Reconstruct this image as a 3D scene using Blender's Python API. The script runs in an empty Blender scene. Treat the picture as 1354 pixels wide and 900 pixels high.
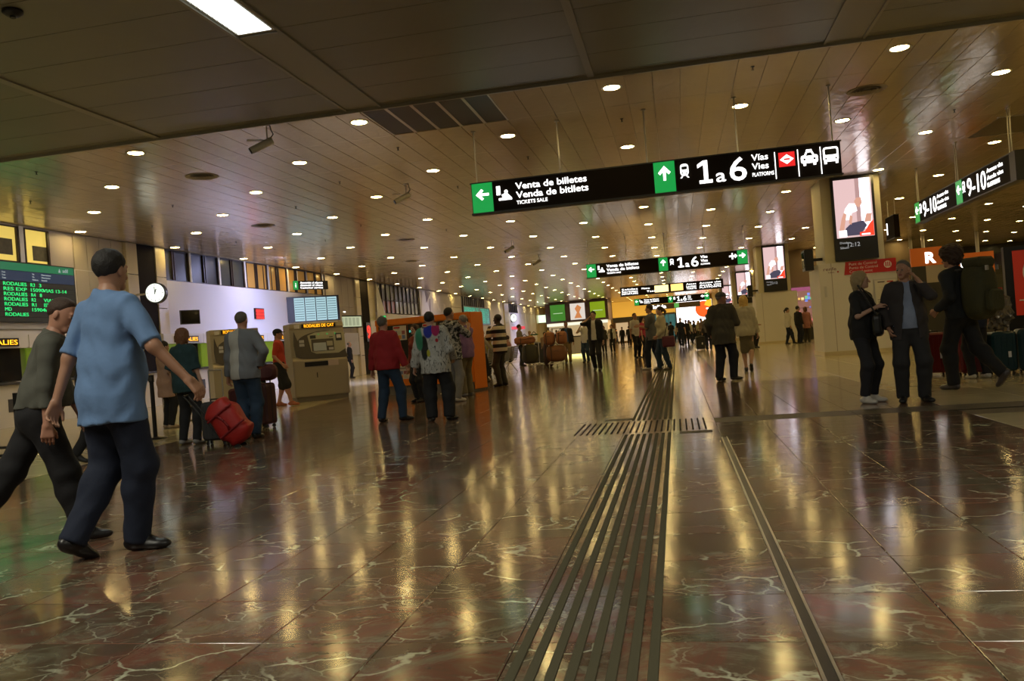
import bpy, bmesh, math, random
import numpy as np
from mathutils import Vector, Matrix
random.seed(7); rng = np.random.RandomState(7)
C = bpy.context.scene.collection
SC = bpy.context.scene
PI = math.pi
# ---------------------------------------------------------------- camera, world, exposure
FOC, YAW, PITCH, ROLL, CAMH, HC = 1077.8, 0.1996, 0.0027, 0.0772, 1.06, 4.95
def cam_axes():
    cy, sy = math.cos(YAW), math.sin(YAW)
    f = Vector((-sy*math.cos(PITCH), cy*math.cos(PITCH), math.sin(PITCH)))
    r = Vector((cy, sy, 0)); u = r.cross(f); c, s = math.cos(ROLL), math.sin(ROLL)
    return c*r-s*u, s*r+c*u, f
_r, _u, _f = cam_axes()
cd = bpy.data.cameras.new('camera'); cam = bpy.data.objects.new('camera', cd); C.objects.link(cam)
cd.sensor_width = 36; cd.lens = FOC/1354*36; cd.clip_start = .05; cd.clip_end = 400
M = Matrix((( _r.x, _u.x, -_f.x, 0), (_r.y, _u.y, -_f.y, 0), (_r.z, _u.z, -_f.z, CAMH), (0, 0, 0, 1)))
cam.matrix_world = M; SC.camera = cam
w = bpy.data.worlds.new('world'); SC.world = w; w.use_nodes = True
w.node_tree.nodes['Background'].inputs[0].default_value = (.9, .8, .6, 1); w.node_tree.nodes['Background'].inputs[1].default_value = .012
SC.view_settings.view_transform = 'Standard'; SC.view_settings.look = 'None'; SC.view_settings.gamma = 1
SC.view_settings.use_curve_mapping = False; SC.view_settings.exposure = 0.65
SC.cycles.use_denoising = True; SC.cycles.max_bounces = 7; SC.cycles.diffuse_bounces = 4; SC.cycles.glossy_bounces = 4
SC.cycles.sample_clamp_indirect = 4; SC.cycles.caustics_reflective = False; SC.cycles.caustics_refractive = False
LAMP_E = 62.0; LAMP_C = (1, .72, .26)
def area(name, loc, size, energy, col, rot=(0, 0, 0)):
    l = bpy.data.lights.new(name, 'AREA'); l.shape = 'RECTANGLE'; l.size, l.size_y = size; l.energy = energy; l.color = col
    o = bpy.data.objects.new(name, l); C.objects.link(o); o.location = loc; o.rotation_euler = rot; return o
def aim(x, y, z):   # euler that makes a lamp shine along (x,y,z)
    return Vector((x, y, z)).to_track_quat('-Z', 'Y').to_euler()
# added area lights without fixtures, giving the left wall its mostly cool wash
area('added_wall_wash', (-14.2, 28.5, 4.85), (.5, 11), 330, (.52, .56, 1), aim(-.75, 0, -1))
area('added_wall_wash', (-14.2, 18, 4.85), (.5, 6), 34, (.85, .75, .75), aim(-.8, 0, -1))
area('added_wall_wash', (-14.4, 82, 4.85), (.5, 26), 460, (.56, .58, 1), aim(-.8, 0, -1))
area('added_wall_wash', (-14.4, 52, 4.85), (.5, 14), 90, (.8, .72, .9), aim(-.8, 0, -1))
# fluorescent fixtures of the low soffit, above and behind the camera
for sx, sy, e_ in ((-4.56, 1.0, 120), (2.6, 2.0, 60), (-11.9, 4.5, 60), (-4.56, -3.0, 60), (2.6, -3, 50), (10, 5, 60)): area('soffit_lamp', (sx, sy, HC-.07), (.4, 2.8), e_, (1, .95, .78))
area('shop_lamp', (0, 88, 4.6), (12, 8), 900, (1, .62, .18), (0, 0, 0))
# ---------------------------------------------------------------- image-to-floor helper: where a foot stands on the real floor
def ray(x, y): return (x-677)/FOC*_r-(y-450)/FOC*_u+_f
def fl(x, y, z=0):
    d = ray(x, y); t = (CAMH-z)/-d.z; return Vector((d.x*t, d.y*t, z))
def ce(x, y):
    d = ray(x, y); t = (HC-CAMH)/d.z; return Vector((d.x*t, d.y*t, HC))
def hgt(x, y, Y):
    d = ray(x, y); return CAMH+d.z*Y/d.y
# ---------------------------------------------------------------- materials
MATS = {}
def mat(name, col, rough=.5, metal=0, emit=None, es=0, spec=.5, bump=0, bscale=40, coat=0, var=0, alpha=1):
    if name in MATS: return MATS[name]
    m = bpy.data.materials.new(name); m.use_nodes = True; nt = m.node_tree; b = nt.nodes['Principled BSDF']
    b.inputs['Base Color'].default_value = (*col, 1); b.inputs['Roughness'].default_value = rough
    b.inputs['Metallic'].default_value = metal; b.inputs['Specular IOR Level'].default_value = spec
    b.inputs['Coat Weight'].default_value = coat
    if alpha < 1: b.inputs['Alpha'].default_value = alpha
    if emit: b.inputs['Emission Color'].default_value = (*emit, 1); b.inputs['Emission Strength'].default_value = es
    if bump or var:
        tc = nt.nodes.new('ShaderNodeTexCoord'); n = nt.nodes.new('ShaderNodeTexNoise'); n.inputs['Scale'].default_value = bscale
        n.inputs['Detail'].default_value = 3
        nt.links.new(tc.outputs['Object'], n.inputs['Vector'])
        if bump:
            bp = nt.nodes.new('ShaderNodeBump'); bp.inputs['Strength'].default_value = bump; bp.inputs['Distance'].default_value = .02
            nt.links.new(n.outputs['Fac'], bp.inputs['Height']); nt.links.new(bp.outputs['Normal'], b.inputs['Normal'])
        if var:
            mx = nt.nodes.new('ShaderNodeMix'); mx.data_type = 'RGBA'
            mx.inputs['A'].default_value = (*[c*(1-var) for c in col], 1); mx.inputs['B'].default_value = (*[min(1, c*(1+var)) for c in col], 1)
            nt.links.new(n.outputs['Fac'], mx.inputs['Factor']); nt.links.new(mx.outputs['Result'], b.inputs['Base Color'])
    MATS[name] = m; return m
def N(nt, typ, **kw):
    n = nt.nodes.new(typ)
    for k, v in kw.items():
        if k.startswith('i_'): n.inputs[k[2:].replace('_', ' ')].default_value = v
        elif k.startswith('n_'): n.inputs[int(k[2:])].default_value = v
        else: setattr(n, k, v)
    return n
def ramp(nt, fac, stops, interp='LINEAR'):
    r = nt.nodes.new('ShaderNodeValToRGB'); cr = r.color_ramp; cr.interpolation = interp
    while len(cr.elements) < len(stops): cr.elements.new(.5)
    for e, (p, c) in zip(cr.elements, stops): e.position = p; e.color = (*c, 1) if len(c) == 3 else c
    nt.links.new(fac, r.inputs['Fac']); return r.outputs['Color']
def mixc(nt, f, a, b, mode='MIX'):
    m = nt.nodes.new('ShaderNodeMix'); m.data_type = 'RGBA'; m.blend_type = mode; L = nt.links
    for s, v in (('Factor', f), ('A', a), ('B', b)):
        if isinstance(v, (int, float)): m.inputs[s].default_value = v
        elif isinstance(v, tuple): m.inputs[s].default_value = (*v, 1)
        else: L.new(v, m.inputs[s])
    return m.outputs['Result']
def math_(nt, op, a, b=None, c=None):
    m = nt.nodes.new('ShaderNodeMath'); m.operation = op
    for i, v in enumerate((a, b, c)):
        if v is None: continue
        if isinstance(v, (int, float)): m.inputs[i].default_value = v
        else: nt.links.new(v, m.inputs[i])
    return m.outputs[0]
def marble():
    m = bpy.data.materials.new('polished_red_marble'); m.use_nodes = True; nt = m.node_tree; L = nt.links; b = nt.nodes['Principled BSDF']
    g = N(nt, 'ShaderNodeNewGeometry'); sn = N(nt, 'ShaderNodeVectorMath', operation='SNAP'); sn.inputs[1].default_value = (.4925, .5, 10)
    of = N(nt, 'ShaderNodeVectorMath', operation='ADD'); of.inputs[1].default_value = (.6475, .18, 0)
    L.new(g.outputs['Position'], of.inputs[0]); L.new(of.outputs[0], sn.inputs[0])
    wn = N(nt, 'ShaderNodeTexWhiteNoise', noise_dimensions='3D'); L.new(sn.outputs[0], wn.inputs['Vector'])
    sc = N(nt, 'ShaderNodeVectorMath', operation='SCALE'); sc.inputs['Scale'].default_value = 1.6; L.new(wn.outputs['Color'], sc.inputs[0])
    ad = N(nt, 'ShaderNodeVectorMath', operation='ADD'); L.new(g.outputs['Position'], ad.inputs[0]); L.new(sc.outputs[0], ad.inputs[1])
    mp = N(nt, 'ShaderNodeMapping'); mp.inputs['Scale'].default_value = (1.0, 1.25, 1); mp.inputs['Rotation'].default_value = (0, 0, .5); L.new(ad.outputs[0], mp.inputs['Vector'])
    n1 = N(nt, 'ShaderNodeTexNoise', i_Scale=1.7, i_Detail=8, i_Roughness=.62, i_Distortion=1.2); L.new(mp.outputs[0], n1.inputs['Vector'])
    base = ramp(nt, n1.outputs['Fac'], [(.3, (.085, .070, .040)), (.47, (.115, .075, .048)), (.56, (.165, .070, .045)), (.72, (.15, .125, .075))])
    # angular vein network: voronoi cell edges, distorted and broken up
    nd = N(nt, 'ShaderNodeTexNoise', i_Scale=3.0, i_Detail=5); L.new(mp.outputs[0], nd.inputs['Vector'])
    dm = mixc(nt, .30, mp.outputs[0], nd.outputs['Color'])
    def vein(scale, w0, w1, nscale, lo, hi):
        v = N(nt, 'ShaderNodeTexVoronoi', feature='DISTANCE_TO_EDGE', i_Scale=scale); L.new(dm, v.inputs['Vector'])
        e = ramp(nt, v.outputs['Distance'], [(w0, (1, 1, 1)), (w1*.5, (.8, .8, .8)), (w1, (0, 0, 0))])
        k = N(nt, 'ShaderNodeTexNoise', i_Scale=nscale, i_Detail=3); L.new(ad.outputs[0], k.inputs['Vector'])
        kk = ramp(nt, k.outputs['Fac'], [(lo, (0, 0, 0)), (hi, (1, 1, 1))])
        return mixc(nt, 1.0, e, kk, 'MULTIPLY')
    v1 = vein(2.6, .0, .022, 1.9, .50, .58); v2 = vein(7, .0, .03, 2.6, .5, .62)
    vs = mixc(nt, 1.0, v1, mixc(nt, .55, (0, 0, 0), v2), 'ADD')
    n3 = N(nt, 'ShaderNodeTexNoise', i_Scale=2.4, i_Detail=9, i_Roughness=.75, i_Distortion=2.2); L.new(mp.outputs[0], n3.inputs['Vector'])
    cl = ramp(nt, n3.outputs['Fac'], [(.50, (0, 0, 0)), (.70, (.8, .8, .8))])
    col = mixc(nt, cl, base, (.22, .22, .15)); col = mixc(nt, vs, col, (.46, .47, .33))
    tone = math_(nt, 'MULTIPLY_ADD', wn.outputs['Value'], .35, .8)
    cm = N(nt, 'ShaderNodeCombineColor'); [L.new(tone, cm.inputs[i]) for i in range(3)]
    col = mixc(nt, 1.0, col, cm.outputs[0], 'MULTIPLY'); L.new(col, b.inputs['Base Color'])
    nr = N(nt, 'ShaderNodeTexNoise', i_Scale=1.3, i_Detail=4); L.new(g.outputs['Position'], nr.inputs['Vector'])
    L.new(math_(nt, 'MULTIPLY_ADD', nr.outputs['Fac'], .09, .085), b.inputs['Roughness'])
    nb = N(nt, 'ShaderNodeTexNoise', i_Scale=5, i_Detail=2); L.new(g.outputs['Position'], nb.inputs['Vector'])
    bp = N(nt, 'ShaderNodeBump', i_Strength=.05, i_Distance=.02); L.new(nb.outputs['Fac'], bp.inputs['Height']); L.new(bp.outputs[0], b.inputs['Normal'])
    b.inputs['Specular IOR Level'].default_value = .6
    MATS['marble'] = m; return m
def metal_ceiling(name, col, rough, bstr, metal=.55):
    m = bpy.data.materials.new(name); m.use_nodes = True; nt = m.node_tree; L = nt.links; b = nt.nodes['Principled BSDF']
    g = N(nt, 'ShaderNodeNewGeometry'); n = N(nt, 'ShaderNodeTexNoise', i_Scale=2.2, i_Detail=3, i_Distortion=.6); mp = N(nt, 'ShaderNodeMapping'); mp.inputs['Scale'].default_value = (1.6, .8, 1)
    L.new(g.outputs['Position'], mp.inputs['Vector']); L.new(mp.outputs[0], n.inputs['Vector'])
    n2 = N(nt, 'ShaderNodeTexNoise', i_Scale=.5, i_Detail=3); L.new(g.outputs['Position'], n2.inputs['Vector'])
    L.new(mixc(nt, n2.outputs['Fac'], tuple(c*.85 for c in col), tuple(min(1, c*1.12) for c in col)), b.inputs['Base Color'])
    bp = N(nt, 'ShaderNodeBump', i_Strength=bstr, i_Distance=.05); L.new(n.outputs['Fac'], bp.inputs['Height']); L.new(bp.outputs[0], b.inputs['Normal'])
    b.inputs['Roughness'].default_value = rough; b.inputs['Metallic'].default_value = metal
    MATS[name] = m; return m
marble(); metal_ceiling('ceiling_metal', (.66, .55, .40), .20, .26, .35)
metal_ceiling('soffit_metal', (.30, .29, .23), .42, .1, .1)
M_grout = mat('grout', (.045, .033, .02), .6)
M_cream = mat('cream_stone', (.50, .43, .26), .16, var=.12, bscale=3)
M_band = mat('dark_stone', (.045, .038, .026), .5, spec=.3, var=.2, bscale=6)
M_rib = mat('tactile_rubber', (.085, .078, .048), .75, spec=.12)
M_strip = mat('strip_black', (.014, .010, .008), .8, spec=.15); M_black = mat('black', (.012, .012, .012), .35); M_dark = mat('charcoal', (.035, .035, .035), .45)
M_white = mat('white_paint', (.72, .70, .66), .5, var=.04, bscale=2); M_wallw = mat('white_wall', (.74, .73, .76), .55, var=.03, bscale=1)
M_beige = mat('beige_stone', (.52, .47, .36), .4, var=.07, bscale=2); M_pil = mat('pale_stone_pilaster', (.62, .54, .34), .3, var=.06, bscale=3)
M_mauve = mat('grey_panel', (.42, .38, .36), .5, var=.06, bscale=2)
M_col = mat('column_paint', (.66, .62, .46), .45, var=.03, bscale=1)
M_steel = mat('brushed_steel', (.55, .54, .50), .3, .9); M_alu = mat('aluminium', (.62, .60, .56), .35, .8)
M_red = mat('red_print', (.55, .02, .02), .4); M_glass = mat('dark_glass', (.02, .02, .02), .06, spec=.8)
def glow(name, col, s=1): return mat(name, (.02, .02, .02), .4, emit=col, es=s*.70)
G_white = glow('lit_white', (1, .98, .95), 2.6); G_green = glow('lit_green', (.006, .40, .07), .75); G_amber = glow('amber_led', (1, .38, .01), 2.6)
G_redled = glow('red_led', (1, .02, .01), 1.6); G_gled = glow('green_led', (.02, .95, .22), 1.0); G_red = glow('lit_red', (.9, .02, .02), .9)
# ---------------------------------------------------------------- mesh helpers
def link(name, me, parent=None, loc=None, rz=0):
    o = bpy.data.objects.new(name, me); C.objects.link(o)
    if parent: o.parent = parent
    if loc is not None: o.location = loc
    if rz: o.rotation_euler = (0, 0, rz)
    return o
def tag(o, label=None, cat=None, group=None, kind=None):
    if label: o['label'] = label
    if cat: o['category'] = cat
    if group: o['group'] = group
    if kind: o['kind'] = kind
    return o
def thing(name, label, cat, loc=(0, 0, 0), rz=0, group=None):
    return tag(link(name, None, None, loc, rz), label, cat, group)
class MB:
    def __init__(s): s.v = []; s.f = []
    def add(s, vs, fs):
        n = len(s.v); s.v += [tuple(v) for v in vs]; s.f += [tuple(i+n for i in f) for f in fs]; return s
    def box(s, x0, x1, y0, y1, z0, z1, b=0):
        if b:
            vs = []
            for z in (z0, z1-b): vs += [(x0, y0, z), (x1, y0, z), (x1, y1, z), (x0, y1, z)]
            vs += [(x0+b, y0+b, z1), (x1-b, y0+b, z1), (x1-b, y1-b, z1), (x0+b, y1-b, z1)]
            fs = [(3, 2, 1, 0), (8, 9, 10, 11)]
            for k in (0, 4): fs += [(k+i, k+(i+1) % 4, k+4+(i+1) % 4, k+4+i) for i in range(4)]
            return s.add(vs, fs)
        vs = [(x, y, z) for z in (z0, z1) for x, y in ((x0, y0), (x1, y0), (x1, y1), (x0, y1))]
        return s.add(vs, [(3, 2, 1, 0), (4, 5, 6, 7)]+[(i, (i+1) % 4, 4+(i+1) % 4, 4+i) for i in range(4)])
    def prism(s, pts, z0, z1):     # pts in xy, extruded in z
        n = len(pts); vs = [(x, y, z0) for x, y in pts]+[(x, y, z1) for x, y in pts]
        return s.add(vs, [tuple(range(n))[::-1], tuple(range(n, 2*n))]+[(i, (i+1) % n, n+(i+1) % n, n+i) for i in range(n)])
    def plate(s, pts, y0=-.01, y1=0):   # pts in xz (counterclockwise seen from -y), extruded in y
        n = len(pts); vs = [(x, y0, z) for x, z in pts]+[(x, y1, z) for x, z in pts]
        return s.add(vs, [tuple(range(n)), tuple(range(n, 2*n))[::-1]]+[(i, n+i, n+(i+1) % n, (i+1) % n) for i in range(n)])
    def tube(s, a, b, r0, r1=None, n=10, cap=True):
        a, b = Vector(a), Vector(b); r1 = r0 if r1 is None else r1; d = (b-a).normalized()
        p = d.orthogonal().normalized(); q = d.cross(p); vs = []
        for c, r in ((a, r0), (b, r1)): vs += [c+r*(math.cos(2*PI*i/n)*p+math.sin(2*PI*i/n)*q) for i in range(n)]
        fs = [(i, (i+1) % n, n+(i+1) % n, n+i) for i in range(n)]
        if cap: fs += [tuple(range(n))[::-1], tuple(range(n, 2*n))]
        return s.add(vs, fs)
    def path(s, pts, r, n=8):
        for a, b in zip(pts, pts[1:]): s.tube(a, b, r, n=n)
        return s
    def lathe(s, prof, c=(0, 0), n=24):     # prof: list of (r, z)
        m = len(prof); vs = [(c[0]+r*math.cos(2*PI*i/n), c[1]+r*math.sin(2*PI*i/n), z) for r, z in prof for i in range(n)]
        fs = [(k*n+i, k*n+(i+1) % n, (k+1)*n+(i+1) % n, (k+1)*n+i) for k in range(m-1) for i in range(n)]
        return s.add(vs, fs+[tuple(range(n))[::-1], tuple(range((m-1)*n, m*n))])
    def rbox(s, x0, x1, y0, y1, z0, z1, r=.04, n=4):   # rounded (superellipse-like) box: rounded profile in xz extruded in y with softened faces
        pts = []
        for cx, cz, a0 in ((x1-r, z0+r, -PI/2), (x1-r, z1-r, 0), (x0+r, z1-r, PI/2), (x0+r, z0+r, PI)):
            pts += [(cx+r*math.cos(a0+PI/2*i/n), cz+r*math.sin(a0+PI/2*i/n)) for i in range(n+1)]
        m = len(pts); e = min(r, (y1-y0)/2)*.5; mx, mz = (x0+x1)/2, (z0+z1)/2
        def ring(y, k): return [(mx+(x-mx)*(1-k/(abs(x1-x0)/2)), y, mz+(z-mz)*(1-k/(abs(z1-z0)/2))) for x, z in pts]
        vs = ring(y0, e)+ring(y0+e, 0)+ring(y1-e, 0)+ring(y1, e)
        fs = [tuple(range(m))]+[tuple(range(3*m, 4*m))[::-1]]
        for k in range(3): fs += [(k*m+i, (k+1)*m+i, (k+1)*m+(i+1) % m, k*m+(i+1) % m) for i in range(m)]
        return s.add(vs, fs)
    def mesh(s, name, m, smooth=False):
        me = bpy.data.meshes.new(name); me.from_pydata(s.v, [], s.f); me.materials.append(m)
        if smooth: me.shade_smooth()
        return me
    def obj(s, name, m, parent=None, loc=None, rz=0, smooth=False):
        return link(name, s.mesh(name, m, smooth), parent, loc, rz)
def text(s, size, m, parent, x, z, y=-.012, width=None, name='lettering', bold=0, align='LEFT', ext=.003):
    c = bpy.data.curves.new('t', 'FONT'); c.body = s; c.size = size; c.extrude = ext; c.offset = bold; c.align_x = align; c.resolution_u = 3
    t = bpy.data.objects.new('t', c); C.objects.link(t); dg = bpy.context.evaluated_depsgraph_get()
    me = bpy.data.meshes.new_from_object(t.evaluated_get(dg)); bpy.data.objects.remove(t); bpy.data.curves.remove(c)
    n = len(me.vertices); co = np.empty(n*3, 'f'); me.vertices.foreach_get('co', co); co = co.reshape(-1, 3)
    if n: co[:, 0] -= co[:, 0].min()
    if width and n: co[:, 0] *= width/(co[:, 0].max()-co[:, 0].min())
    out = np.stack([co[:, 0]+x, -co[:, 2]+y, co[:, 1]+z], 1); me.vertices.foreach_set('co', out.ravel()); me.materials.clear(); me.materials.append(m)
    me.update(); return link(name, me, parent)
def struct(name, mb, m, parent=None):
    o = mb.obj(name, m, parent)
    if not parent: o['kind'] = 'structure'
    return o
def dup(o, parent=None):
    c = o.copy(); C.objects.link(c)
    if parent: c.parent = parent
    for ch in [k for k in C.objects if k.parent == o]: dup(ch, c)
    return c
# ================================================================ SETTING: floor
YEND = 100.0
floor_ = struct('floor', MB().box(-19, 25, -4, YEND+8, -.3, -.012), M_grout)
def halfplane(pts, a, b, c):   # keep a*x+b*y<=c
    out = []
    for i in range(len(pts)):
        p, q = pts[i], pts[(i+1) % len(pts)]; dp = a*p[0]+b*p[1]-c; dq = a*q[0]+b*q[1]-c
        if dp <= 0: out.append(p)
        if dp*dq < 0: t = dp/(dp-dq); out.append((p[0]+(q[0]-p[0])*t, p[1]+(q[1]-p[1])*t))
    return out
LB = (-7.0, 8.0, -8.35, 20.5)   # the line where marble meets cream stone on the left
la, lb_ = (LB[3]-LB[1]), -(LB[2]-LB[0]); lc = la*LB[0]+lb_*LB[1]
if la*(-20)+lb_*10 > lc: la, lb_, lc = -la, -lb_, -lc      # left side: <=
G = .0018; tiles = []
def add_tile(x0, x1, y0, y1, kind):
    pts = [(x0+G, y0+G), (x1-G, y0+G), (x1-G, y1-G), (x0+G, y1-G)]; cx, cy = (x0+x1)/2, (y0+y1)/2
    tiles.append((pts, kind, cx, cy))
xs = [-.145-.4925*k for k in range(46)]; ys = [2.82+.5*k for k in range(-10, 195)]
for y0 in ys:
    y1 = y0+.5; far = y0 > 40
    if far: continue
    for k in range(-7, 46):
        x1 = -.145-.4925*k; x0 = x1-.4925; cx, cy = (x0+x1)/2, y0+.25
        if x0 > 2.8: continue
        if -.2 < cx < 2.9 and cy > 15.7 and cx > .75: continue
        if la*x1+lb_*cy < lc and la*x0+lb_*(cy) < lc: continue
        if x0 >= .3 and 9.28 < cy+.2 and cy < 9.8:    # dark cross band takes this row
            continue
        p = [(x0+G, y0+G), (x1-G, y0+G), (x1-G, y1-G), (x0+G, y1-G)]
        if x0 < -6.5: p = halfplane(p, -la, -lb_, -lc)
        if len(p) > 2: tiles.append((p, 'm', cx, cy))
for y0 in [3.82+k for k in range(-7, 36)]:
    for x0 in [2.81+k for k in range(0, 20)]: 
        if 9.2 < y0+.5 < 9.8: continue
        add_tile(x0, x0+1, y0, y0+1, 'c')
    for x0 in [-20+k*1.0 for k in range(0, 13)]:
        pts = [(x0+G, y0+G), (x0+1-G, y0+G), (x0+1-G, y0+1-G), (x0+G, y0+1-G)]
        pts = halfplane(pts, la, lb_, lc)
        if len(pts) > 2 and x0 > -16.5: tiles.append((pts, 'c', x0+.5, y0+.5))
for y0 in [15.82+k for k in range(0, 24)]:
    add_tile(.84, 1.82, y0, y0+1, 'c'); add_tile(1.82, 2.81, y0, y0+1, 'c')
for k in range(0, 26): add_tile(.34+k*.75, 1.09+k*.75, 9.32, 9.82, 'b')
def vis(x, y):
    p = Vector((x, y, -CAMH)); d = p.dot(_f)
    if d < .5: return 0
    u, v = 677+FOC*p.dot(_r)/d, 450-FOC*p.dot(_u)/d
    return 0 if not (-40 < u < 1394 and v < 960) else 1/d
tiles.sort(key=lambda t: -vis(t[2], t[3]))
TM = {'m': MATS['marble'], 'c': M_cream, 'b': M_band}
rest = {'m': MB(), 'c': MB(), 'b': MB()}
def tile_mb(mb, p):
    # walls + top with a tiny chamfer
    n = len(p); cx = sum(a for a, b in p)/n; cy = sum(b for a, b in p)/n; k = .992
    vs = [(x, y, -.012) for x, y in p]+[(x, y, -.0015) for x, y in p]+[(cx+(x-cx)*k, cy+(y-cy)*k, 0) for x, y in p]
    fs = [(j*n+i, j*n+(i+1) % n, (j+1)*n+(i+1) % n, (j+1)*n+i) for j in (0, 1) for i in range(n)]+[tuple(range(2*n, 3*n))]
    mb.add(vs, fs)
for i, (p, k, cx, cy) in enumerate(tiles):
    if i < 300:
        mb = MB(); tile_mb(mb, p); o = mb.obj('tile', TM[k], floor_)
    elif k != 'b' and cy > 0: tile_mb(rest[k], p)
    elif k == 'b': tile_mb(rest[k], p)
for k, nm in (('m', 'marble_tiles'), ('c', 'cream_tiles'), ('b', 'dark_tiles')):
    if rest[k].v: tag(rest[k].obj(nm, TM[k], floor_), kind='stuff')
MB().box(-8.3, .84, 40.3, YEND+6, -.012, 0).obj('marble_slab', MATS['marble'], floor_)
MB().box(.84, 25, 39.8, YEND+6, -.012, 0).obj('cream_slab', M_cream, floor_)
MB().box(-16.5, -8.3, 39.8, YEND+6, -.012, 0).obj('cream_slab', M_cream, floor_)
for i in range(8):
    x = -.617+i*.064
    for y0, y1 in ((1.2, 8.62), (9.98, 70)):
        MB().box(x, x+.034, y0, y1, -.001, .005, .002).obj('tactile_rib', M_rib, floor_)
for i in range(22):
    x = -1.18+i*.0665
    MB().box(x, x+.018, 8.8, 9.86, -.001, .005, .002).obj('tactile_rung', M_strip, floor_)
MB().box(-.05, .28, 8.5, 8.68, 0, .002).obj('floor_plate', M_band, floor_)
MB().box(-.95, -.62, 10.1, 10.3, 0, .002).obj('floor_plate', M_band, floor_)
ch = MB().box(.352, .388, -1, 8.05, -.002, .003).obj('metal_channel', M_black, floor_)
MB().box(.342, .352, -1, 8.05, -.002, .006).obj('edge', M_steel, ch); MB().box(.388, .398, -1, 8.05, -.002, .006).obj('edge', M_steel, ch)
# ================================================================ ceiling
ceiling = struct('ceiling', MB().box(-19, 25, -3, YEND+8, HC+.03, HC+.3), mat('void', (.5, .44, .33), .8))
P0, PW, R0, RL = -.922, .424, 14.03, 2.12
pans = []
for j in range(-1, 42):
    y0 = R0+RL*j-.0; y1 = y0+RL
    if j == -1: y0 = 12.2; y1 = R0
    for i in range(-36, 61):
        x0 = P0+PW*i; 
        if j == -1 and -4.75 < x0+.2 < -2.6: continue
        if x0 < -16.1: continue
        if y0 > 60 and x0 > 8: continue
        pans.append((x0, x0+PW, y0, y1))
def visc(p):
    q = Vector(((p[0]+p[1])/2, (p[2]+p[3])/2, HC-CAMH)); d = q.dot(_f); u = 677+FOC*q.dot(_r)/d
    return 0 if not (-20 < u < 1374) else 1/d
pans.sort(key=lambda p: -visc(p)); restp = MB()
def pan_mb(mb, p):
    g, b = .003, .004; x0, x1, y0, y1 = p[0]+g, p[1]-g, p[2]+g, p[3]-g
    dz = random.uniform(0, .0018)
    vs = [(x0, y0, HC+.03), (x1, y0, HC+.03), (x1, y1, HC+.03), (x0, y1, HC+.03)]
    vs += [(x0, y0, HC+b), (x1, y0, HC+b), (x1, y1, HC+b), (x0, y1, HC+b)]
    vs += [(x0+b, y0+b, HC+dz), (x1-b, y0+b, HC+dz*random.random()), (x1-b, y1-b, HC+dz), (x0+b, y1-b, HC+dz*random.random())]
    fs = [(k+i, k+4+i, k+4+(i+1) % 4, k+(i+1) % 4) for k in (0, 4) for i in range(4)]+[(11, 10, 9), (11, 9, 8)]
    mb.add(vs, fs)
for i, p in enumerate(pans):
    if i < 300: mb = MB(); pan_mb(mb, p); mb.obj('ceiling_panel', MATS['ceiling_metal'], ceiling)
    else: pan_mb(restp, p)
tag(restp.obj('ceiling_panels', MATS['ceiling_metal'], ceiling), kind='stuff')
# dark near soffit: stripes, trims and panels
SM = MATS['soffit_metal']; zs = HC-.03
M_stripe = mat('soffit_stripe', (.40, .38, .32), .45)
xst = [(-15.0, -11.7), (-11.65, -8.26), (-8.14, -4.86), (-4.26, -1.01), (-.91, 2.32), (2.88, 6.2), (6.3, 9.5), (10, 13.2)]
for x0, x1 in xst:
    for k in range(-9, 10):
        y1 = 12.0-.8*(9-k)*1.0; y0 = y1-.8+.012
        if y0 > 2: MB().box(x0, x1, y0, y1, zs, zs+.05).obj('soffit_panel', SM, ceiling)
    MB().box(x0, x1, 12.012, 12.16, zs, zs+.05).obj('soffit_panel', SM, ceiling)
for x0, x1 in ((-4.86, -4.82), (-4.30, -4.26), (-8.26, -8.14), (-1.01, -.91), (2.32, 2.36), (2.84, 2.88), (-11.7, -11.65), (9.5, 9.6), (6.2, 6.3)):
    MB().box(x0, x1, 2, 12.16, zs-.02, zs+.05).obj('soffit_trim', M_stripe, ceiling)
for x0, x1, y0 in ((-4.82, -4.30, 8.9), (2.36, 2.84, 2)):
    MB().box(x0, x1, y0, 12.16, zs-.005, zs+.05).obj('soffit_stripe', M_stripe, ceiling)
MB().box(-16, 20, 12.16, 12.2, zs-.05, HC+.05).obj('soffit_edge', M_stripe, ceiling)
# fluorescent fixture in the soffit stripe
t = thing('ceiling_light', 'long white fluorescent light with louvre set in the dark near ceiling', 'light', (-4.56, 7.4, HC))
MB().box(-.26, .26, -1.45, 1.45, -.03, .05).obj('housing', M_alu, t)
MB().box(-.21, .21, -1.4, 1.4, -.036, -.03).obj('diffuser', glow('fluoro', (.92, 1, .95), 2.5), t)
for k in range(28): MB().box(-.21, .21, -1.38+k*.1, -1.375+k*.1, -.055, -.036).obj('louvre_blade', M_alu, t)
area('fluorescent_lamp', (-4.56, 7.4, HC-.07), (.4, 2.8), 16, (.9, 1, .92))
# grille of five dark ventilation panels
t = thing('ventilation_grille', 'row of five dark perforated ventilation panels in the beige ceiling', 'grille', (-3.67, 13.1, HC))
for k in range(5):
    x0 = -1.04+k*.424
    p = MB().box(x0+.03, x0+.40, -.86, .86, -.004, .03).obj('grille_panel', M_dark, t)
    MB().box(x0, x0+.03, -.9, .9, -.01, .03).obj('frame', M_alu, t); MB().box(x0+.4, x0+.424, -.9, .9, -.01, .03).obj('frame', M_alu, t)
t = thing('ventilation_grille', 'dark ventilation panel in the ceiling above the right platform sign', 'grille', (7.6, 19.6, HC))
MB().box(-.7, .7, -.9, .9, -.006, .03).obj('grille_panel', mat('grille_brown', (.16, .13, .08), .5), t); MB().box(-.74, .74, -.94, -.9, -.012, .03).obj('frame', M_alu, t); MB().box(-.74, .74, .9, .94, -.012, .03).obj('frame', M_alu, t)
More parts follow.
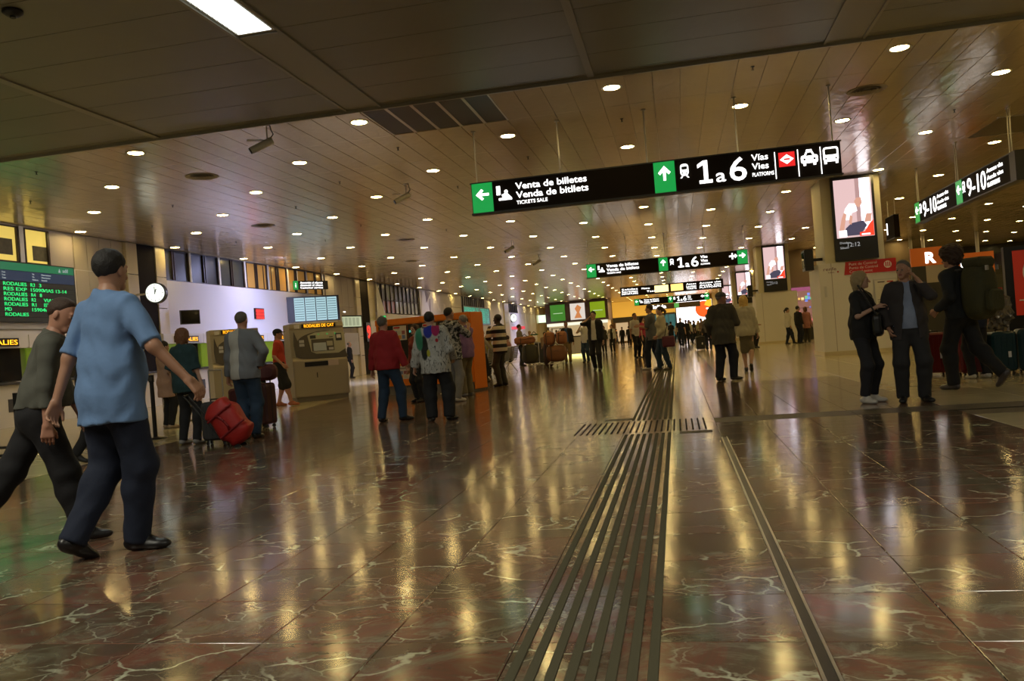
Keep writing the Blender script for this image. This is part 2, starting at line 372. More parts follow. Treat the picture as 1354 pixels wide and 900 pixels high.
# recessed downlights on a staggered grid
S = 2.12; ring = MB().lathe([(.125, 0), (.155, -.012), (.165, -.006), (.165, .01), (.125, .01)]).mesh('ring', M_alu, True)
dm = MB().lathe([(.0, -.004), (.128, -.004), (.128, .012), (0, .012)], n=16).mesh('disc', glow('downlight', LAMP_C, LAMP_E))
lp = [(-.71+S*i, 12.97+S*j) for i in range(-7, 12) for j in range(0, 41) if (i+j) % 2 == 0 and not (i > 3 and j > 22) and not (i == 2 and j > 0 and (i*S-.71 > 3.9))]
def visl(x, y):
    q = Vector((x, y, HC-CAMH)); d = q.dot(_f); u = 677+FOC*q.dot(_r)/d; v = 450-FOC*q.dot(_u)/d
    return 0 if not (-10 < u < 1364 and v > -10) else 1/d
lp.sort(key=lambda p: -visl(*p)); print('downlights', len(lp))
far = MB()
for i, (x, y) in enumerate(lp):
    if i < 300:
        r = link('downlight', ring, None, (x, y, HC)); tag(r, 'round recessed downlight glowing in the beige metal ceiling', 'light', 'downlights in the beige ceiling')
        link('lamp', dm, r)
    else: far.lathe([(.0, HC-.005), (.13, HC-.005), (.13, HC+.01), (0, HC+.01)], (x, y), 10)
if far.v: tag(far.obj('downlights', MATS['downlight']), 'rows of tiny downlights glowing over the far end of the hall', 'lights', kind='stuff')
# air diffusers, sprinklers, cameras
for k, (px_, py_) in enumerate(((267, 233), (348, 298), (1146, 119), (536, 317), (543, 345))):
    p = ce(px_, py_); t = thing('air_vent', ['round air vent near the left downlights of the ceiling', 'smaller looking round air vent behind the left one', 'round air vent in the ceiling above the wall screen column', 'round air vent left of the ceiling centre, beyond the camera', 'farthest round air vent in the left half of ceiling'][k], 'vent', (p.x, p.y, HC))
    MB().lathe([(.26, 0), (.31, -.012), (.33, -.004), (.33, .01), (.26, .01)]).obj('frame', M_mauve, t, smooth=True)
    for q in range(4): r = .22-.055*q; MB().lathe([(r, 0), (r+.025, -.012-.004*q), (r+.028, -.008-.004*q), (r+.01, .01), (r, .01)]).obj('cone_ring', M_mauve, t, smooth=True)
spm = MB().lathe([(.03, 0), (.03, -.006), (.009, -.01), (.009, -.05), (.022, -.053), (.022, -.057), (0, -.057)], n=10).mesh('sprinkler', M_dark)
for p_ in ((48, 227), (40, 266), (228, 271), (201, 298), (312, 319), (391, 273), (449, 240), (526, 195), (605, 246), (995, 88), (822, 157), (698, 207), (1262, 145), (477, 297), (430, 317), (590, 303)):
    p = ce(*p_); o = link('sprinkler', spm, None, (p.x, p.y, HC)); tag(o, 'tiny dark sprinkler head hanging from the beige ceiling', 'sprinkler', 'sprinkler heads in the ceiling')
p = ce(16, 10); t = thing('smoke_detector', 'dark round detector on the near dark ceiling at top left', 'detector', (p.x, p.y, zs))
MB().lathe([(.10, .0), (.10, -.03), (.06, -.06), (0, -.065)]).obj('housing', M_black, t, smooth=True); MB().lathe([(.03, -.06), (.03, -.08), (0, -.08)], n=12).obj('sensor', M_dark, t)
for k, (p_, lab) in enumerate((((352, 166), 'white security camera nearest to the dark ceiling edge'), ((536, 243), 'white security camera in mid ceiling left of the main sign'), ((676, 318), 'small security camera below the left end of main sign'), ((712, 337), 'farthest small security camera hanging over the hall'))):
    p = ce(*p_); t = thing('security_camera', lab, 'camera', (p.x, p.y, HC), math.radians(-60))
    MB().lathe([(.05, 0), (.05, -.015), (.015, -.02), (0, -.02)], n=14).obj('mount_plate', M_alu, t)
    MB().path([(0, 0, -.02), (0, 0, -.22), (0, -.05, -.27)], .012).obj('bracket', M_alu, t)
    MB().path([(.06, .05, 0), (.05, .07, -.1), (.0, .1, -.14), (0, .06, -.2), (0, .03, -.24)], .009).obj('cable', M_black, t)
    b = MB().tube((0, .08, -.24), (0, -.27, -.42), .06, n=16).obj('housing', mat('cam_white', (.6, .58, .52), .4), t); MB().tube((0, -.27, -.42), (0, -.29, -.43), .05, n=16).obj('lens', M_black, b)
    MB().box(-.06, .06, -.33, .08, -.25, -.245).obj('sunshield', MATS['cam_white'], t)
# ================================================================ left wall (local frame: x runs along the hall, -y faces the hall)
XW = -16.0
wall_left = struct('wall_left', MB().box(-16.5, -16.06, 8, YEND+8, 0, HC+.03), M_beige)
def wl(name, y0, y1, z0, z1, d, m, parent=wall_left, x0=-16.06):
    return MB().box(x0, XW+d, y0, y1, z0, z1).obj(name, m, parent)
L90 = PI/2
M_lav = M_wallw
wl('wall_panel', 8, 16.6, 3.99, HC, 0, M_beige); wl('wall_panel', 8, 21.6, 2.35, 3.99, 0, M_white); wl('wall_panel', 18.72, 19.55, 3.99, HC, -.01, M_mauve)
for k in range(4): wl('stone_panel', 19.58+.51*k, 20.07+.51*k, 3.99, HC, .0, M_beige); wl('stone_panel', 19.58+.51*k, 20.07+.51*k, 2.35, 3.97, .02, M_beige)
for y0 in (21.63, 23.02): 
    for z0 in (0, 1.0, 2.0, 3.0, 4.0): wl('pilaster_block', y0, y0+.49, z0+.01, min(z0+.99, HC), .10, M_pil)
wl('black_strip', 22.14, 23.0, 0, HC, .07, M_strip)
wl('white_panel', 23.53, 35.9, 2.15, 3.93, .03, M_lav)
# office windows with yellow lit rooms
def window(n, y0, y1, z0, z1, panes, frame, lit, inner=None, depth=.9):
    t = MB().box(-16.08, -16.0, y0, y1, z0-.05, z0).box(-16.08, -16.0, y0, y1, z1, z1+.03).obj('window_%d' % n, frame); t['kind'] = 'structure'
    k = len(panes)
    for i in range(k):
        a, b, m = panes[i]
        wl('pane', a+.05, b-.05, z0, z1, -.045, m, t, -16.055)
        MB().box(-16.07, -15.985, a-.0, a+.05, z0, z1).box(-16.07, -15.985, b-.05, b, z0, z1).obj('mullion', frame, t)
    return t
M_yel = mat('lit_room', (.6, .5, .15), .6, emit=(.72, .52, .10), es=.55); M_darkroom = mat('dark_room_glass', (.05, .055, .05), .3, spec=.3)
M_blind = mat('orange_blind', (.5, .27, .07), .25, emit=(.6, .3, .06), es=.14); M_frame = mat('dark_frame', (.03, .02, .02), .4)
w1 = window(1, 15.2, 18.7, 4.05, 4.90, [(15.2, 16.5, M_yel), (16.55, 17.66, M_yel), (17.84, 18.68, M_yel)], M_frame, True)
wl('white_post', 17.68, 17.82, 3.99, HC, .02, M_white)
for a, b, c, d in ((16.75, 17.5, 4.2, 4.6), (18.15, 18.62, 4.12, 4.5)): wl('room_picture', a, b, c, d, -.035, mat('room_shapes', (.10, .09, .05), .6, var=.6, bscale=9), w1)
pn = []
ws = [23.6, 24.1, 25.0, 25.9, 26.8, 27.7, 28.6, 29.5, 30.4, 31.2, 32.1, 32.9, 33.9, 34.85, 35.6]
for i in range(len(ws)-1): pn.append((ws[i]+.03, ws[i+1]-.03, M_darkroom if i < 6 else M_blind))
window(2, 23.55, 35.7, 3.97, 4.92, pn, M_frame, False)
for y in ws[2::2]: wl('white_post', y-.05, y+.05, 3.95, HC, .04, M_white)
for k in range(5): wl('blind_slat', 28.8+k*.65, 28.83+k*.65, 3.98, 4.9, -.02, M_frame)
wl('wall_panel', 35.9, 36.9, 3.9, HC, 0, M_mauve); wl('white_panel', 34.9, 37.0, 2.15, 3.9, .02, M_lav)
for k in range(3):
    for z0, z1 in ((2.0, 3.45), (3.47, HC)): wl('stone_panel', 36.95+.78*k, 37.71+.78*k, z0, z1, .02, M_mauve)
for y0, y1, m in ((39.35, 39.92, M_pil), (41.1, 41.9, M_pil), (57.3, 60.2, M_pil), (76, 78.1, M_pil), (94, 95.6, M_pil)):
    for z0 in (0, 1, 2, 3, 4): wl('pilaster_block', y0, y1, z0+.01, min(z0+.99, HC), .10, m)
wl('black_strip', 39.94, 41.08, 0, HC, .08, M_strip)
wl('white_panel', 41.9, 76, 0.0, 3.3, .0, M_lav)
M_gdark = mat('window_dark', (.045, .05, .045), .3, spec=.3); M_grefl_red = mat('window_reflection_red', (.22, .06, .04), .3); M_grefl_grey = mat('window_grey', (.3, .34, .4), .2)  # red and grey pane colours stand in for reflections in the glass
pn = [(42.7+.72*i, 43.42+.72*i, M_gdark) for i in range(10)]
w3 = window(3, 42.6, 49.9, 4.05, 4.92, pn, M_frame, False)
pn = [(42.7+.72*i, 43.42+.72*i, M_grefl_red if i < 4 else M_grefl_grey) for i in range(10)]
w4 = window(4, 42.6, 49.9, 3.3, 4.0, pn, M_frame, False)
# white triangular banner leaning over the window
tb = MB().plate([(-.3, 0), (1.1, 0), (-.2, 2.1)], -.04, 0).obj('banner', mat('banner_white', (.8, .8, .84), .5), None, (-15.8, 42.2, 2.85), L90); tag(tb, 'tall white triangular banner beside the far black pillar strip', 'banner')
t = thing('mural', 'tall white and grey printed mural over the orange machine', 'mural', (-15.94, 50, 3.2), L90)
MB().box(0, 7.2, -.03, 0, 0, 1.72).obj('board', mat('mural_grey', (.50, .47, .47), .5, var=.1, bscale=1), t)
MB().plate([(.1, .1), (2.2, .1), (1.0, 1.65), (.6, 1.65)], -.04, -.03).obj('print', mat('mural_white', (.72, .72, .78), .5), t)
MB().plate([(1.3, .9), (2.4, 1.6), (1.9, 1.7), (1.2, 1.7)], -.045, -.035).plate([(1.9, .1), (2.1, .1), (2.2, 1.2), (2.1, 1.2)], -.045, -.035).obj('print', mat('mural_purple', (.12, .09, .14), .5), t)
MB().plate([(4.0, .5), (4.5, .4), (4.6, 1.5), (4.1, 1.5)], -.04, -.03).plate([(5.3, .3), (5.7, .3), (5.8, .9), (5.3, 1.0)], -.04, -.03).obj('print', mat('mural_pale', (.66, .62, .62), .5), t)
pn = [(60.5+.64*i, 61.14+.64*i, M_gdark) for i in range(12)]; window(5, 60.4, 68.3, 4.22, 4.92, pn, M_frame, False)
pn = [(78.3+.6*i, 78.9+.6*i, M_gdark) for i in range(8)]; window(6, 78.2, 83.2, 4.1, 4.92, pn, M_frame, False)
wl('white_panel', 68.4, 76, 3.3, HC, .0, M_lav); wl('white_panel', 78.1, 94, 0, 4.08, .0, M_lav); wl('white_panel', 83.3, 94, 4.1, HC, .0, M_lav); wl('white_panel', 95.6, YEND, 0, HC, .0, M_white)
wl('base_wall', 16, 21.6, 0, 2.3, -.02, M_white); wl('base_wall', 23.5, 39.3, 0, 2.0, -.02, M_white)
# ---------------------------------------------------------------- departures board
M_slat = mat('board_slat', (.035, .04, .035), .4); G_hdr = mat('board_green', (.01, .10, .05), .4, emit=(.01, .2, .09), es=.35); G_blue = mat('board_blue', (.015, .03, .07), .4, emit=(.02, .04, .09), es=.3)
t = thing('departure_board', 'large dark train departures board with rows of glowing green lettering', 'board', (-15.95, 13.0, 0), L90)
MB().box(0, 6.3, -.14, 0, 2.5, 4.0).obj('case', M_black, t)
MB().box(.05, 6.25, -.155, -.14, 3.78, 3.97).obj('header', G_hdr, t); MB().box(.05, 6.25, -.15, -.14, 3.52, 3.77).obj('column_header', G_blue, t)
rows_ = ['VIC', 'L\'HOSPITALET', 'VILAFRANCA', 'MANRESA', 'MACANET LA Q.', 'MASSANES', 'TERRASSA', 'VILANOVA DEL P.']
cat_ = [('RODALIES', 'R3', '3', ''), ('RES EXP', '15090', '', 'VIAS 13-14'), ('RODALIES', 'R4', '8', ''), ('RODALIES', 'R2', '', 'VIAS 9-10'), ('RODALIES', 'R1', '', 'ESTACION MACANO'), ('MD', '15904', '', 'VIAS 13-14'), ('RODALIES', '', '', '')]
for i in range(8):
    z = 3.44-.125*i; MB().box(.06, 6.24, -.152, -.14, z-.05, z+.055).obj('row', M_slat, t)
    if i < 7:
        a, b, c, d = cat_[i]
        text(rows_[(i+1) % 8], .125, G_gled, t, 2.6, z-.04, -.155, .95); text(a, .125, G_gled, t, 3.87, z-.04, -.155, .72 if len(a) > 3 else .2)
        if b: text(b, .125, G_gled, t, 4.72, z-.04, -.155, .42 if len(b) > 3 else .14)
        if c: text(c, .125, G_gled, t, 5.0, z-.04, -.155, .07)
        if d: text(d, .125, G_gled, t, 5.12, z-.04, -.155, min(1.0, .082*len(d)))
G_print = glow('pale_print', (.6, .7, .7), .5)
for x, s in ((3.85, 'Tren'), (3.85, 'Tren'), (3.85, 'Train')): pass
for x, ss in ((3.85, ('Tren', 'Tren', 'Train')), (4.8, ('Via', 'Via', 'Platform')), (5.1, ('Observaciones', 'Observacions', 'Remarks'))):
    for q, s_ in enumerate(ss): text(s_, .055, G_print, t, x, 3.70-.07*q, -.153)
text('adif', .14, G_print, t, 5.85, 3.83, -.158); MB().plate([(5.70, 3.82), (5.78, 3.82), (5.74, 3.93)], -.158, -.155).obj('emblem', G_print, t)
text('Trenes / Trens / Trains', .1, G_print, t, 2.6, 3.84, -.158)
# ---------------------------------------------------------------- clocks
def clock(loc, rz, r, label, group=None):
    t = thing('station_clock', label, 'clock', loc, rz)
    prof = [(r*.9, -.07), (r, -.1), (r*1.02, -.07), (r*1.02, .07), (r, .1), (r*.9, .07)]
    def disc(name, m, r0, r1, y0, y1, n=32):
        mb = MB().lathe([(r0, y0), (r1, y0), (r1, y1), (r0, y1)], n=n); mb.v = [(x, z, y) for x, y, z in mb.v]; return mb.obj(name, m, t)
    disc('case', M_black, 0, r*1.04, -.09, .09); disc('face', glow('clock_face', (.93, 1, .86), 1.25), 0, r*.93, -.105, -.09)
    mk = MB()
    for h in range(12):
        a = h*PI/6; l = r*(.14 if h % 3 == 0 else .07); x0, x1 = (r*.72, r*.72+l); cw = r*.025
        mk.plate([(math.cos(a)*p-math.sin(a)*q, math.sin(a)*p+math.cos(a)*q) for p, q in ((x0, -cw), (x1, -cw), (x1, cw), (x0, cw))], -.11, -.105)
    mk.obj('hour_marks', M_black, t)
    for a, l, wd in ((PI/2+.05, .62, .03), (PI/2-.35, .42, .045)):
        MB().plate([(math.cos(a)*p-math.sin(a)*q, math.sin(a)*p+math.cos(a)*q) for p, q in ((-r*.12, -r*wd), (r*l, -r*wd), (r*l, r*wd), (-r*.12, r*wd))], -.116, -.111).obj('hand', M_black, t)
    dx = -16-loc[0]; MB().tube((0, 0, 0), (dx*math.cos(rz), -dx*math.sin(rz), 0), .03).obj('bracket', M_alu, t)
    return t
t = clock((-15.25, 22.0, 3.38), 0.2, .30, 'round white station clock on the black strip between stone pilasters')
clock((-15.8, 79.5, 3.5), .9, .42, 'small distant white clock on the pale wall past orange machine')
# small wall things
def wallbox(name, label, cat, y, z, w_, h_, d, m, frame=.03, fm=M_black, x=XW, rz=L90, dist=.0):
    t = thing(name, label, cat, (x+dist, y, z), rz)
    MB().box(-w_/2, w_/2, -d, 0, -h_/2, h_/2).obj('case', fm, t)
    MB().box(-w_/2+frame, w_/2-frame, -d-.006, -d, -h_/2+frame, h_/2-frame).obj('screen', m, t); return t
t = wallbox('television', 'small dark screen on the white wall beside the clock pilaster', 'screen', 24.0, 2.7, .62, .46, .08, M_glass, x=-15.5, rz=.9); MB().tube((0, 0, 0), (-.0, .5, 0), .02).obj('bracket', M_black, t)
t = wallbox('led_display', 'small square display of red digits on the white wall', 'display', 29.36, 2.96, .7, .42, .06, M_black, x=-15.96)
for q in range(3): text('8888', .12, G_redled, t, -.30, .06-.13*q, -.07, .6, bold=.01)
MB().box(-.33, .33, -.067, -.0655, -.19, .19).obj('glow_panel', glow('red_dim', (.5, .0, .0), .5), t)
t = thing('hanging_sign', 'small dark green and black sign before the orange lit windows', 'sign', (-15.6, 33.4, 4.26), .95)
MB().box(-.85, .85, -.08, 0, -.19, .19).obj('case', M_black, t); MB().box(-.85, -.62, -.085, -.08, -.19, .19).obj('green_field', G_green, t)
text('i', .3, G_white, t, -.75, -.1, -.09); 
for q, s_ in enumerate(('Atención al cliente', 'Atenció al client', 'Customer service')): text(s_, .12, G_white, t, -.52, .07-.11*q, -.09, 1.1)
MB().tube((-.6, -.04, .19), (-.6, -.04, .66), .012).tube((.6, -.04, .19), (.6, -.04, .66), .012).obj('rod', M_alu, t)
t = thing('departure_screen', 'bank of pale blue timetable screens tilted out from the white wall', 'screen', (-15.0, 32.6, 3.14), .62)
MB().box(-1.25, .95, -.1, .12, -.52, .56).obj('case', M_black, t); mb = MB()
for a in range(4):
    s_ = MB().box(-.95+a*.46, -.53+a*.46, -.108, -.1, -.48, .50).obj('screen', glow('pale_screen', (.40, .62, .66), .9), t)
    for b in range(9): mb.box(-.93+a*.46, -.56+a*.46, -.112, -.108, -.40+b*.1, -.375+b*.1)
mb.obj('text_rows', glow('screen_rows', (.08, .2, .25), .4), t); MB().tube((0, .1, 0), (-.62, .5, 0), .03).obj('bracket', M_black, t)
t = wallbox('wall_screen', 'pale yellow timetable screen in black frame behind the ticket machine', 'screen', 37.95, 2.72, 1.95, .62, .08, glow('yellow_screen', (.55, .60, .38), .8), .06, x=-15.9, rz=1.2)
for a in range(6): MB().box(-.8+a*.27, -.6+a*.27, -.09, -.087, -.2, .2).obj('column_text', glow('screen_olive', (.40, .44, .28), .7), t)
wallbox('wall_display', 'pale blue framed poster panel above the seated passengers', 'poster', 38.3, 1.62, 2.0, 1.1, .03, mat('poster_lav', (.5, .5, .62), .4), .02, M_alu, x=-15.95)
t = thing('emergency_light', 'small glowing white lamp above the pale timetable screen', 'light', (-15.92, 37.6, 3.2), L90); MB().box(-.15, .15, -.06, 0, -.03, .03).obj('housing', M_white, t); MB().box(-.13, .13, -.065, -.06, -.025, .025).obj('lamp', G_white, t)
# signals on far black strip
t = thing('signal_lamp', 'red glowing vertical display on the far black pillar strip', 'display', (-15.9, 40.6, 2.2), L90); MB().box(-.3, .3, -.05, 0, -.5, .5).obj('case', M_black, t)
text('9', .9, G_redled, t, -.25, -.3, -.06, .5, bold=.03)
t = thing('exit_light', 'small green exit light beside the white triangular banner', 'light', (-15.6, 42.2, 2.95), .9); MB().tube((0, 0, 0), (-.1, .35, 0), .02).obj('bracket', M_alu, t); MB().box(-.16, .16, -.06, 0, -.12, .12).obj('case', M_dark, t); MB().box(-.14, .14, -.065, -.06, -.1, .1).obj('lamp', G_gled, t)
t = thing('departure_board', 'distant dark board of green lettering above the orange machine', 'board', (-15.94, 60.5, 2.75), L90); MB().box(0, 9, -.1, 0, 0, 1.45).obj('case', M_gdark, t)
for q in range(7): text('RODALIES  R%d   VIAS %d-%d' % (q+1, q+3, q+4), .22, glow('green_led_far', (.05, .8, .5), .8), t, .3, .12+.18*q, -.105, 8.2)
t = wallbox('wall_sign', 'small red lit panel under the distant clock', 'sign', 79.8, 2.5, 4.2, .30, .06, glow('red_panel', (.8, .02, .03), .9), .0, x=-15.9, rz=1.2)
t = wallbox('lit_sign', 'glowing greenish white sign box on the far wall end', 'sign', 96, 3.6, 4.5, 1.0, .2, glow('greenish', (.75, .95, .6), 1.4), .05, x=-15.3, rz=.7)
# ---------------------------------------------------------------- ticket windows along the left wall
M_gglass = mat('green_glass', (.16, .24, .02), .2, emit=(.2, .3, .02), es=.22)
tw = None
LEDT = ['CATALUNYA', 'RODALIES', 'CATALUNYA', 'DE CATALUNYA', 'RODALIES', 'DE CATALUNYA', 'RODALIES', 'CATALUNYA', 'DE CATALUNYA']
yys = [14.1, 16.3, 18.5, 20.7, 23.9, 26.1, 28.3, 30.5, 32.7, 34.9]
ordn = ['first', 'second', 'third', 'fourth', 'fifth', 'sixth']
for i, y in enumerate(yys):
    lab = ('ticket window with green panel and amber display, %s left of the clock pilaster' % ordn[3-i]) if i < 4 else ('ticket window with green panel and amber display, %s right of the clock pilaster' % ordn[i-4])
    t = thing('ticket_window', lab, 'counter', (-15.98, y, 0), L90, 'ticket windows along the left wall')
    MB().box(-1.08, 1.08, -.8, 0, 0, .98).obj('base', M_white, t); MB().box(-1.09, 1.09, -.9, 0, .98, 1.04, .01).obj('worktop', M_dark, t)
    MB().box(-1.0, -.1, -.12, -.08, 1.06, 1.86).obj('green_panel', M_gglass, t); MB().box(-.06, 1.0, -.12, -.08, 1.06, 1.86).obj('glass_panel', M_glass, t)
    MB().box(-1.09, 1.09, -.3, 0, 1.86, 2.18).obj('header', M_white, t)
    d = MB().box(-.55, .75, -.34, -.3, 1.90, 2.10).obj('display', M_black, t); text(LEDT[i % 9], .17, G_amber, d, -.5, 1.94, -.345, 1.2, bold=.0)
    MB().box(-.2, .2, -.81, -.8, .35, .65).obj('notice', mat('notice_dark', (.05, .05, .05), .5), t)
# ================================================================ right side columns (box cladding + shaft + wall screen)
def ad_screen(parent, w_, h_):
    """portrait advertising screen: bezel, lit picture of a person lifting a child, red corner, dark caption field"""
    MB().box(0, w_, -.09, 0, 0, h_).obj('bezel', M_black, parent)
    b = .07; y = -.095
    p = MB().box(b, w_-b, y, -.09, h_*.27, h_-b).obj('picture', glow('ad_pink', (.62, .42, .42), 1.2), parent)
    MB().box(w_*.66, w_*.9, y-.004, y, h_*.36, h_-b).obj('window_light', glow('ad_white', (.95, .90, 1), 2.2), p)
    MB().box(w_*.56, w_*.66, y-.004, y, h_*.4, h_-b).obj('curtain', glow('ad_brown', (.50, .30, .30), .9), p)
    def bl(pts, m, nm, k): MB().plate([(x*w_, z*h_) for x, z in pts], y-.004-.003*k, y-.001).obj(nm, m, p)
    sk, wh, bl_, rd = glow('ad_skin', (.75, .38, .28), .9), glow('ad_shirt', (.9, .85, .9), 1.5), glow('ad_check', (.10, .09, .16), .6), glow('ad_red', (1, .05, .02), 1.2)
    bl([(.25, .55), (.30, .62), (.40, .68), (.55, .67), (.58, .58), (.45, .56), (.40, .48), (.30, .48)], wh, 'child_shirt', 1)
    bl([(.55, .65), (.62, .62), (.70, .67), (.68, .74), (.58, .74), (.52, .70)], sk, 'child_head', 2)
    bl([(.13, .36), (.24, .36), (.32, .55), (.26, .57), (.20, .50)], sk, 'arm', 2); bl([(.36, .44), (.42, .42), (.46, .52), (.40, .54)], sk, 'arm', 2)
    bl([(.28, .29), (.62, .29), (.78, .40), (.70, .46), (.42, .44), (.28, .38)], bl_, 'adult_shirt', 1)
    bl([(.72, .44), (.88, .44), (.90, .54), (.78, .54)], sk, 'adult_head', 2)
    bl([(.60, .275), (.93, .275), (.93, .46), (.84, .42), (.72, .33), (.60, .32)], rd, 'red_corner', 3)
    bl([(.64, .285), (.84, .285), (.84, .305), (.64, .305)], wh, 'caption_bar', 4)
    bl([(.12, .28), (.30, .28), (.30, .36), (.12, .36)], glow('ad_logo', (.9, .95, .95), 1.8), 'logo_box', 3)
    text('12:12', .16, glow('ad_text', (.5, .5, .5), .7), parent, w_*.3, h_*.16, -.10)
    text('Dissabte', .08, MATS['ad_text'], parent, w_*.12, h_*.20, -.10); text('Sábado', .08, MATS['ad_text'], parent, w_*.12, h_*.14, -.10)
for n, Y in enumerate((24.1, 42.9, 61.7, 80.5)):
    c = MB().box(4.22, 5.78, Y+.05, Y+1.5, 2.55, HC).obj('column', M_col); c['kind'] = 'structure'
    p = MB().box(4.02, 6.04, Y, Y+1.7, .12, 2.58).obj('cladding', M_white, c)
    MB().box(4.0, 6.06, Y-.02, Y+1.72, 0, .12).obj('plinth', M_pil, c)
    MB().box(4.34, 4.36, Y-.003, Y, .12, 2.58).obj('joint', M_mauve, c)
    t = thing('advertising_screen', ['tall portrait advertising screen on the nearest white column', 'tall portrait advertising screen on the second white column', 'tall portrait advertising screen on the third column, behind the capped man', 'smallest portrait advertising screen on the fourth column'][n], 'screen', (4.48, Y-.0, 2.62), 0)
    ad_screen(t, 1.12, 2.3)
    if n < 2:
        t = thing('monitor', ['boxy black monitor on the left side of the nearest column', 'boxy black monitor on the left side of second column'][n], 'monitor', (3.82, Y+.5, 2.75), 0)
        MB().box(-.12, .12, -.25, .25, -.3, .3, .03).obj('case', M_black, t); MB().box(-.13, -.12, -.2, .2, -.22, .22).obj('screen', M_glass, t); MB().box(.1, .4, -.04, .04, -.04, .04).obj('bracket', M_black, t)
t = thing('control_sign', 'red control point banner on the nearest white column', 'sign', (4.68, 24.1, 2.22), 0)
MB().plate([(0, 0), (1.36, 0), (1.36, .36), (.05, .36)], -.02, 0).obj('board', M_red, t)
M_pt = mat('print_white', (.85, .82, .8), .5)
for q, (s_, wd) in enumerate((('Punt de Control', .72), ('Punto de Control', .74), ('Control point', .6))): text(s_, .105, M_pt, t, .14, .25-.105*q, -.025, wd)
MB().plate([(1.14+.1*math.cos(a*PI/8), .2+.1*math.sin(a*PI/8)) for a in range(16)], -.025, -.02).obj('emblem', M_pt, t)
for q in (-.05, 0, .05): MB().box(1.13+q, 1.155+q, -.03, -.025, .14, .24).plate([(1.13+q+.0125+.016*math.cos(a*PI/4), .255+.016*math.sin(a*PI/4)) for a in range(8)], -.03, -.025).obj('figure', M_red, t)
t = thing('wall_lettering', 'thin dark rail lettering on the upper left of nearest column', 'sign', (4.14, 24.1, 2.33), 0)
text('renfe', .13, mat('print_plum', (.16, .05, .09), .5), t, 0, .05, -.004, .34); text('Rodalies', .05, MATS['print_plum'], t, .12, -.02, -.004); MB().box(.36, .40, -.004, 0, -.02, .02).obj('red_square', M_red, t)
t = thing('notice_board', 'white framed notice board of timetables on the nearest column', 'notice board', (5.42, 24.1, 1.03), 0)
MB().box(0, .6, -.03, 0, 0, 1.0).obj('frame', M_alu, t); MB().box(.03, .57, -.035, -.03, .03, .97).obj('sheet', mat('paper', (.75, .72, .62), .6), t)
M_ink = mat('ink', (.12, .10, .10), .6)
for q in range(6): MB().box(.07, .53, -.038, -.035, .12+.06*q, .14+.06*q).obj('print', mat('ink_grey', (.3, .28, .25), .6), t)
mb = MB(); 
for q in range(14): a = rng.rand(4); mb.path([(.08+.42*a[0], -.038, .5+.35*a[1]), (.08+.42*a[2], -.038, .5+.35*a[3])], .002, 4)
mb.obj('map_lines', MATS['ink_grey'], t); MB().box(.06, .54, -.038, -.035, .04, .08).obj('yellow_bar', mat('yel', (.6, .5, .1), .5), t)
MB().box(.1, .28, -.038, -.035, .90, .93).obj('heading', M_ink, t); MB().box(.34, .5, -.038, -.035, .90, .93).obj('heading', M_red, t)
t = thing('wall_switch', 'small pale key plate on the left part of the nearest column', 'switch', (4.16, 24.08, 1.9)); MB().box(-.03, .03, -.02, .02, -.25, .05).obj('plate', M_alu, t)
# ================================================================ hanging signs
def arrow(d, x, z, s):   # arrow polygons pointing left/up/right
    P = [(-.5, 0), (-.05, .42), (.1, .30), (-.12, .09), (.5, .09), (.5, -.09), (-.12, -.09), (.1, -.30), (-.05, -.42)]
    if d == 'r': P = [(-a, b) for a, b in P][::-1]
    if d == 'u': P = [(b, -a) for a, b in P][::-1]
    return [(x+a*s, z+b*s) for a, b in P][::-1]
def put(parts, m, parent, name, y0=-.065, y1=-.055):
    mb = MB()
    for p in parts: mb.plate(p, y0, y1)
    return mb.obj(name, m, parent)
def rect(x, z, w_, h_): return [(x-w_/2, z-h_/2), (x+w_/2, z-h_/2), (x+w_/2, z+h_/2), (x-w_/2, z+h_/2)]
def rrect(x, z, w_, h_, r): return [(x+sx*(w_/2-r)+r*math.cos(a), z+sz*(h_/2-r)+r*math.sin(a)) for sx, sz, a0 in ((1, -1, -PI/2), (1, 1, 0), (-1, 1, PI/2), (-1, -1, PI)) for a in (a0, a0+PI/4, a0+PI/2)]
def train_icon(x, z, s, t):
    b = put([rrect(x, z+.08*s, .55*s, .8*s, .18*s)], G_white, t, 'train_icon')
    put([rrect(x, z+.2*s, .38*s, .22*s, .05*s), rrect(x-.14*s, z-.14*s, .1*s, .1*s, .03*s), rrect(x+.14*s, z-.14*s, .1*s, .1*s, .03*s)], M_black, b, 'cutout', -.068, -.065)
    put([[(x-.3*s, z-.48*s), (x-.2*s, z-.48*s), (x-.1*s, z-.34*s), (x-.2*s, z-.34*s)], [(x+.2*s, z-.48*s), (x+.3*s, z-.48*s), (x+.2*s, z-.34*s), (x+.1*s, z-.34*s)]], G_white, b, 'rails')
SW, SH = 6.34, .53
def sign_case(t, w_=SW, h_=SH, rods=5, double=False):
    MB().box(0, w_, -.05, .12, 0, h_).obj('case', M_strip, t)
    MB().box(-.02, w_+.02, -.06, .13, -.03, 0).box(-.02, w_+.02, -.06, .13, h_, h_+.02).obj('frame', M_dark, t)
    for k in range(rods):
        x = .1+(w_-.2)*k/(rods-1)
        if double: MB().tube((x-.06, .03, h_), (x-.06, .03, HC-3.45), .012).tube((x+.06, .03, h_), (x+.06, .03, HC-3.45), .012).box(x-.08, x+.08, .01, .05, HC-3.50, HC-3.47).obj('rod', M_alu, t)
        else: MB().tube((x, .03, h_), (x, .03, HC-3.45), .014, n=8).lathe([(.04, HC-3.47), (.04, HC-3.451)], (x, .03), 10).obj('rod', M_alu, t)
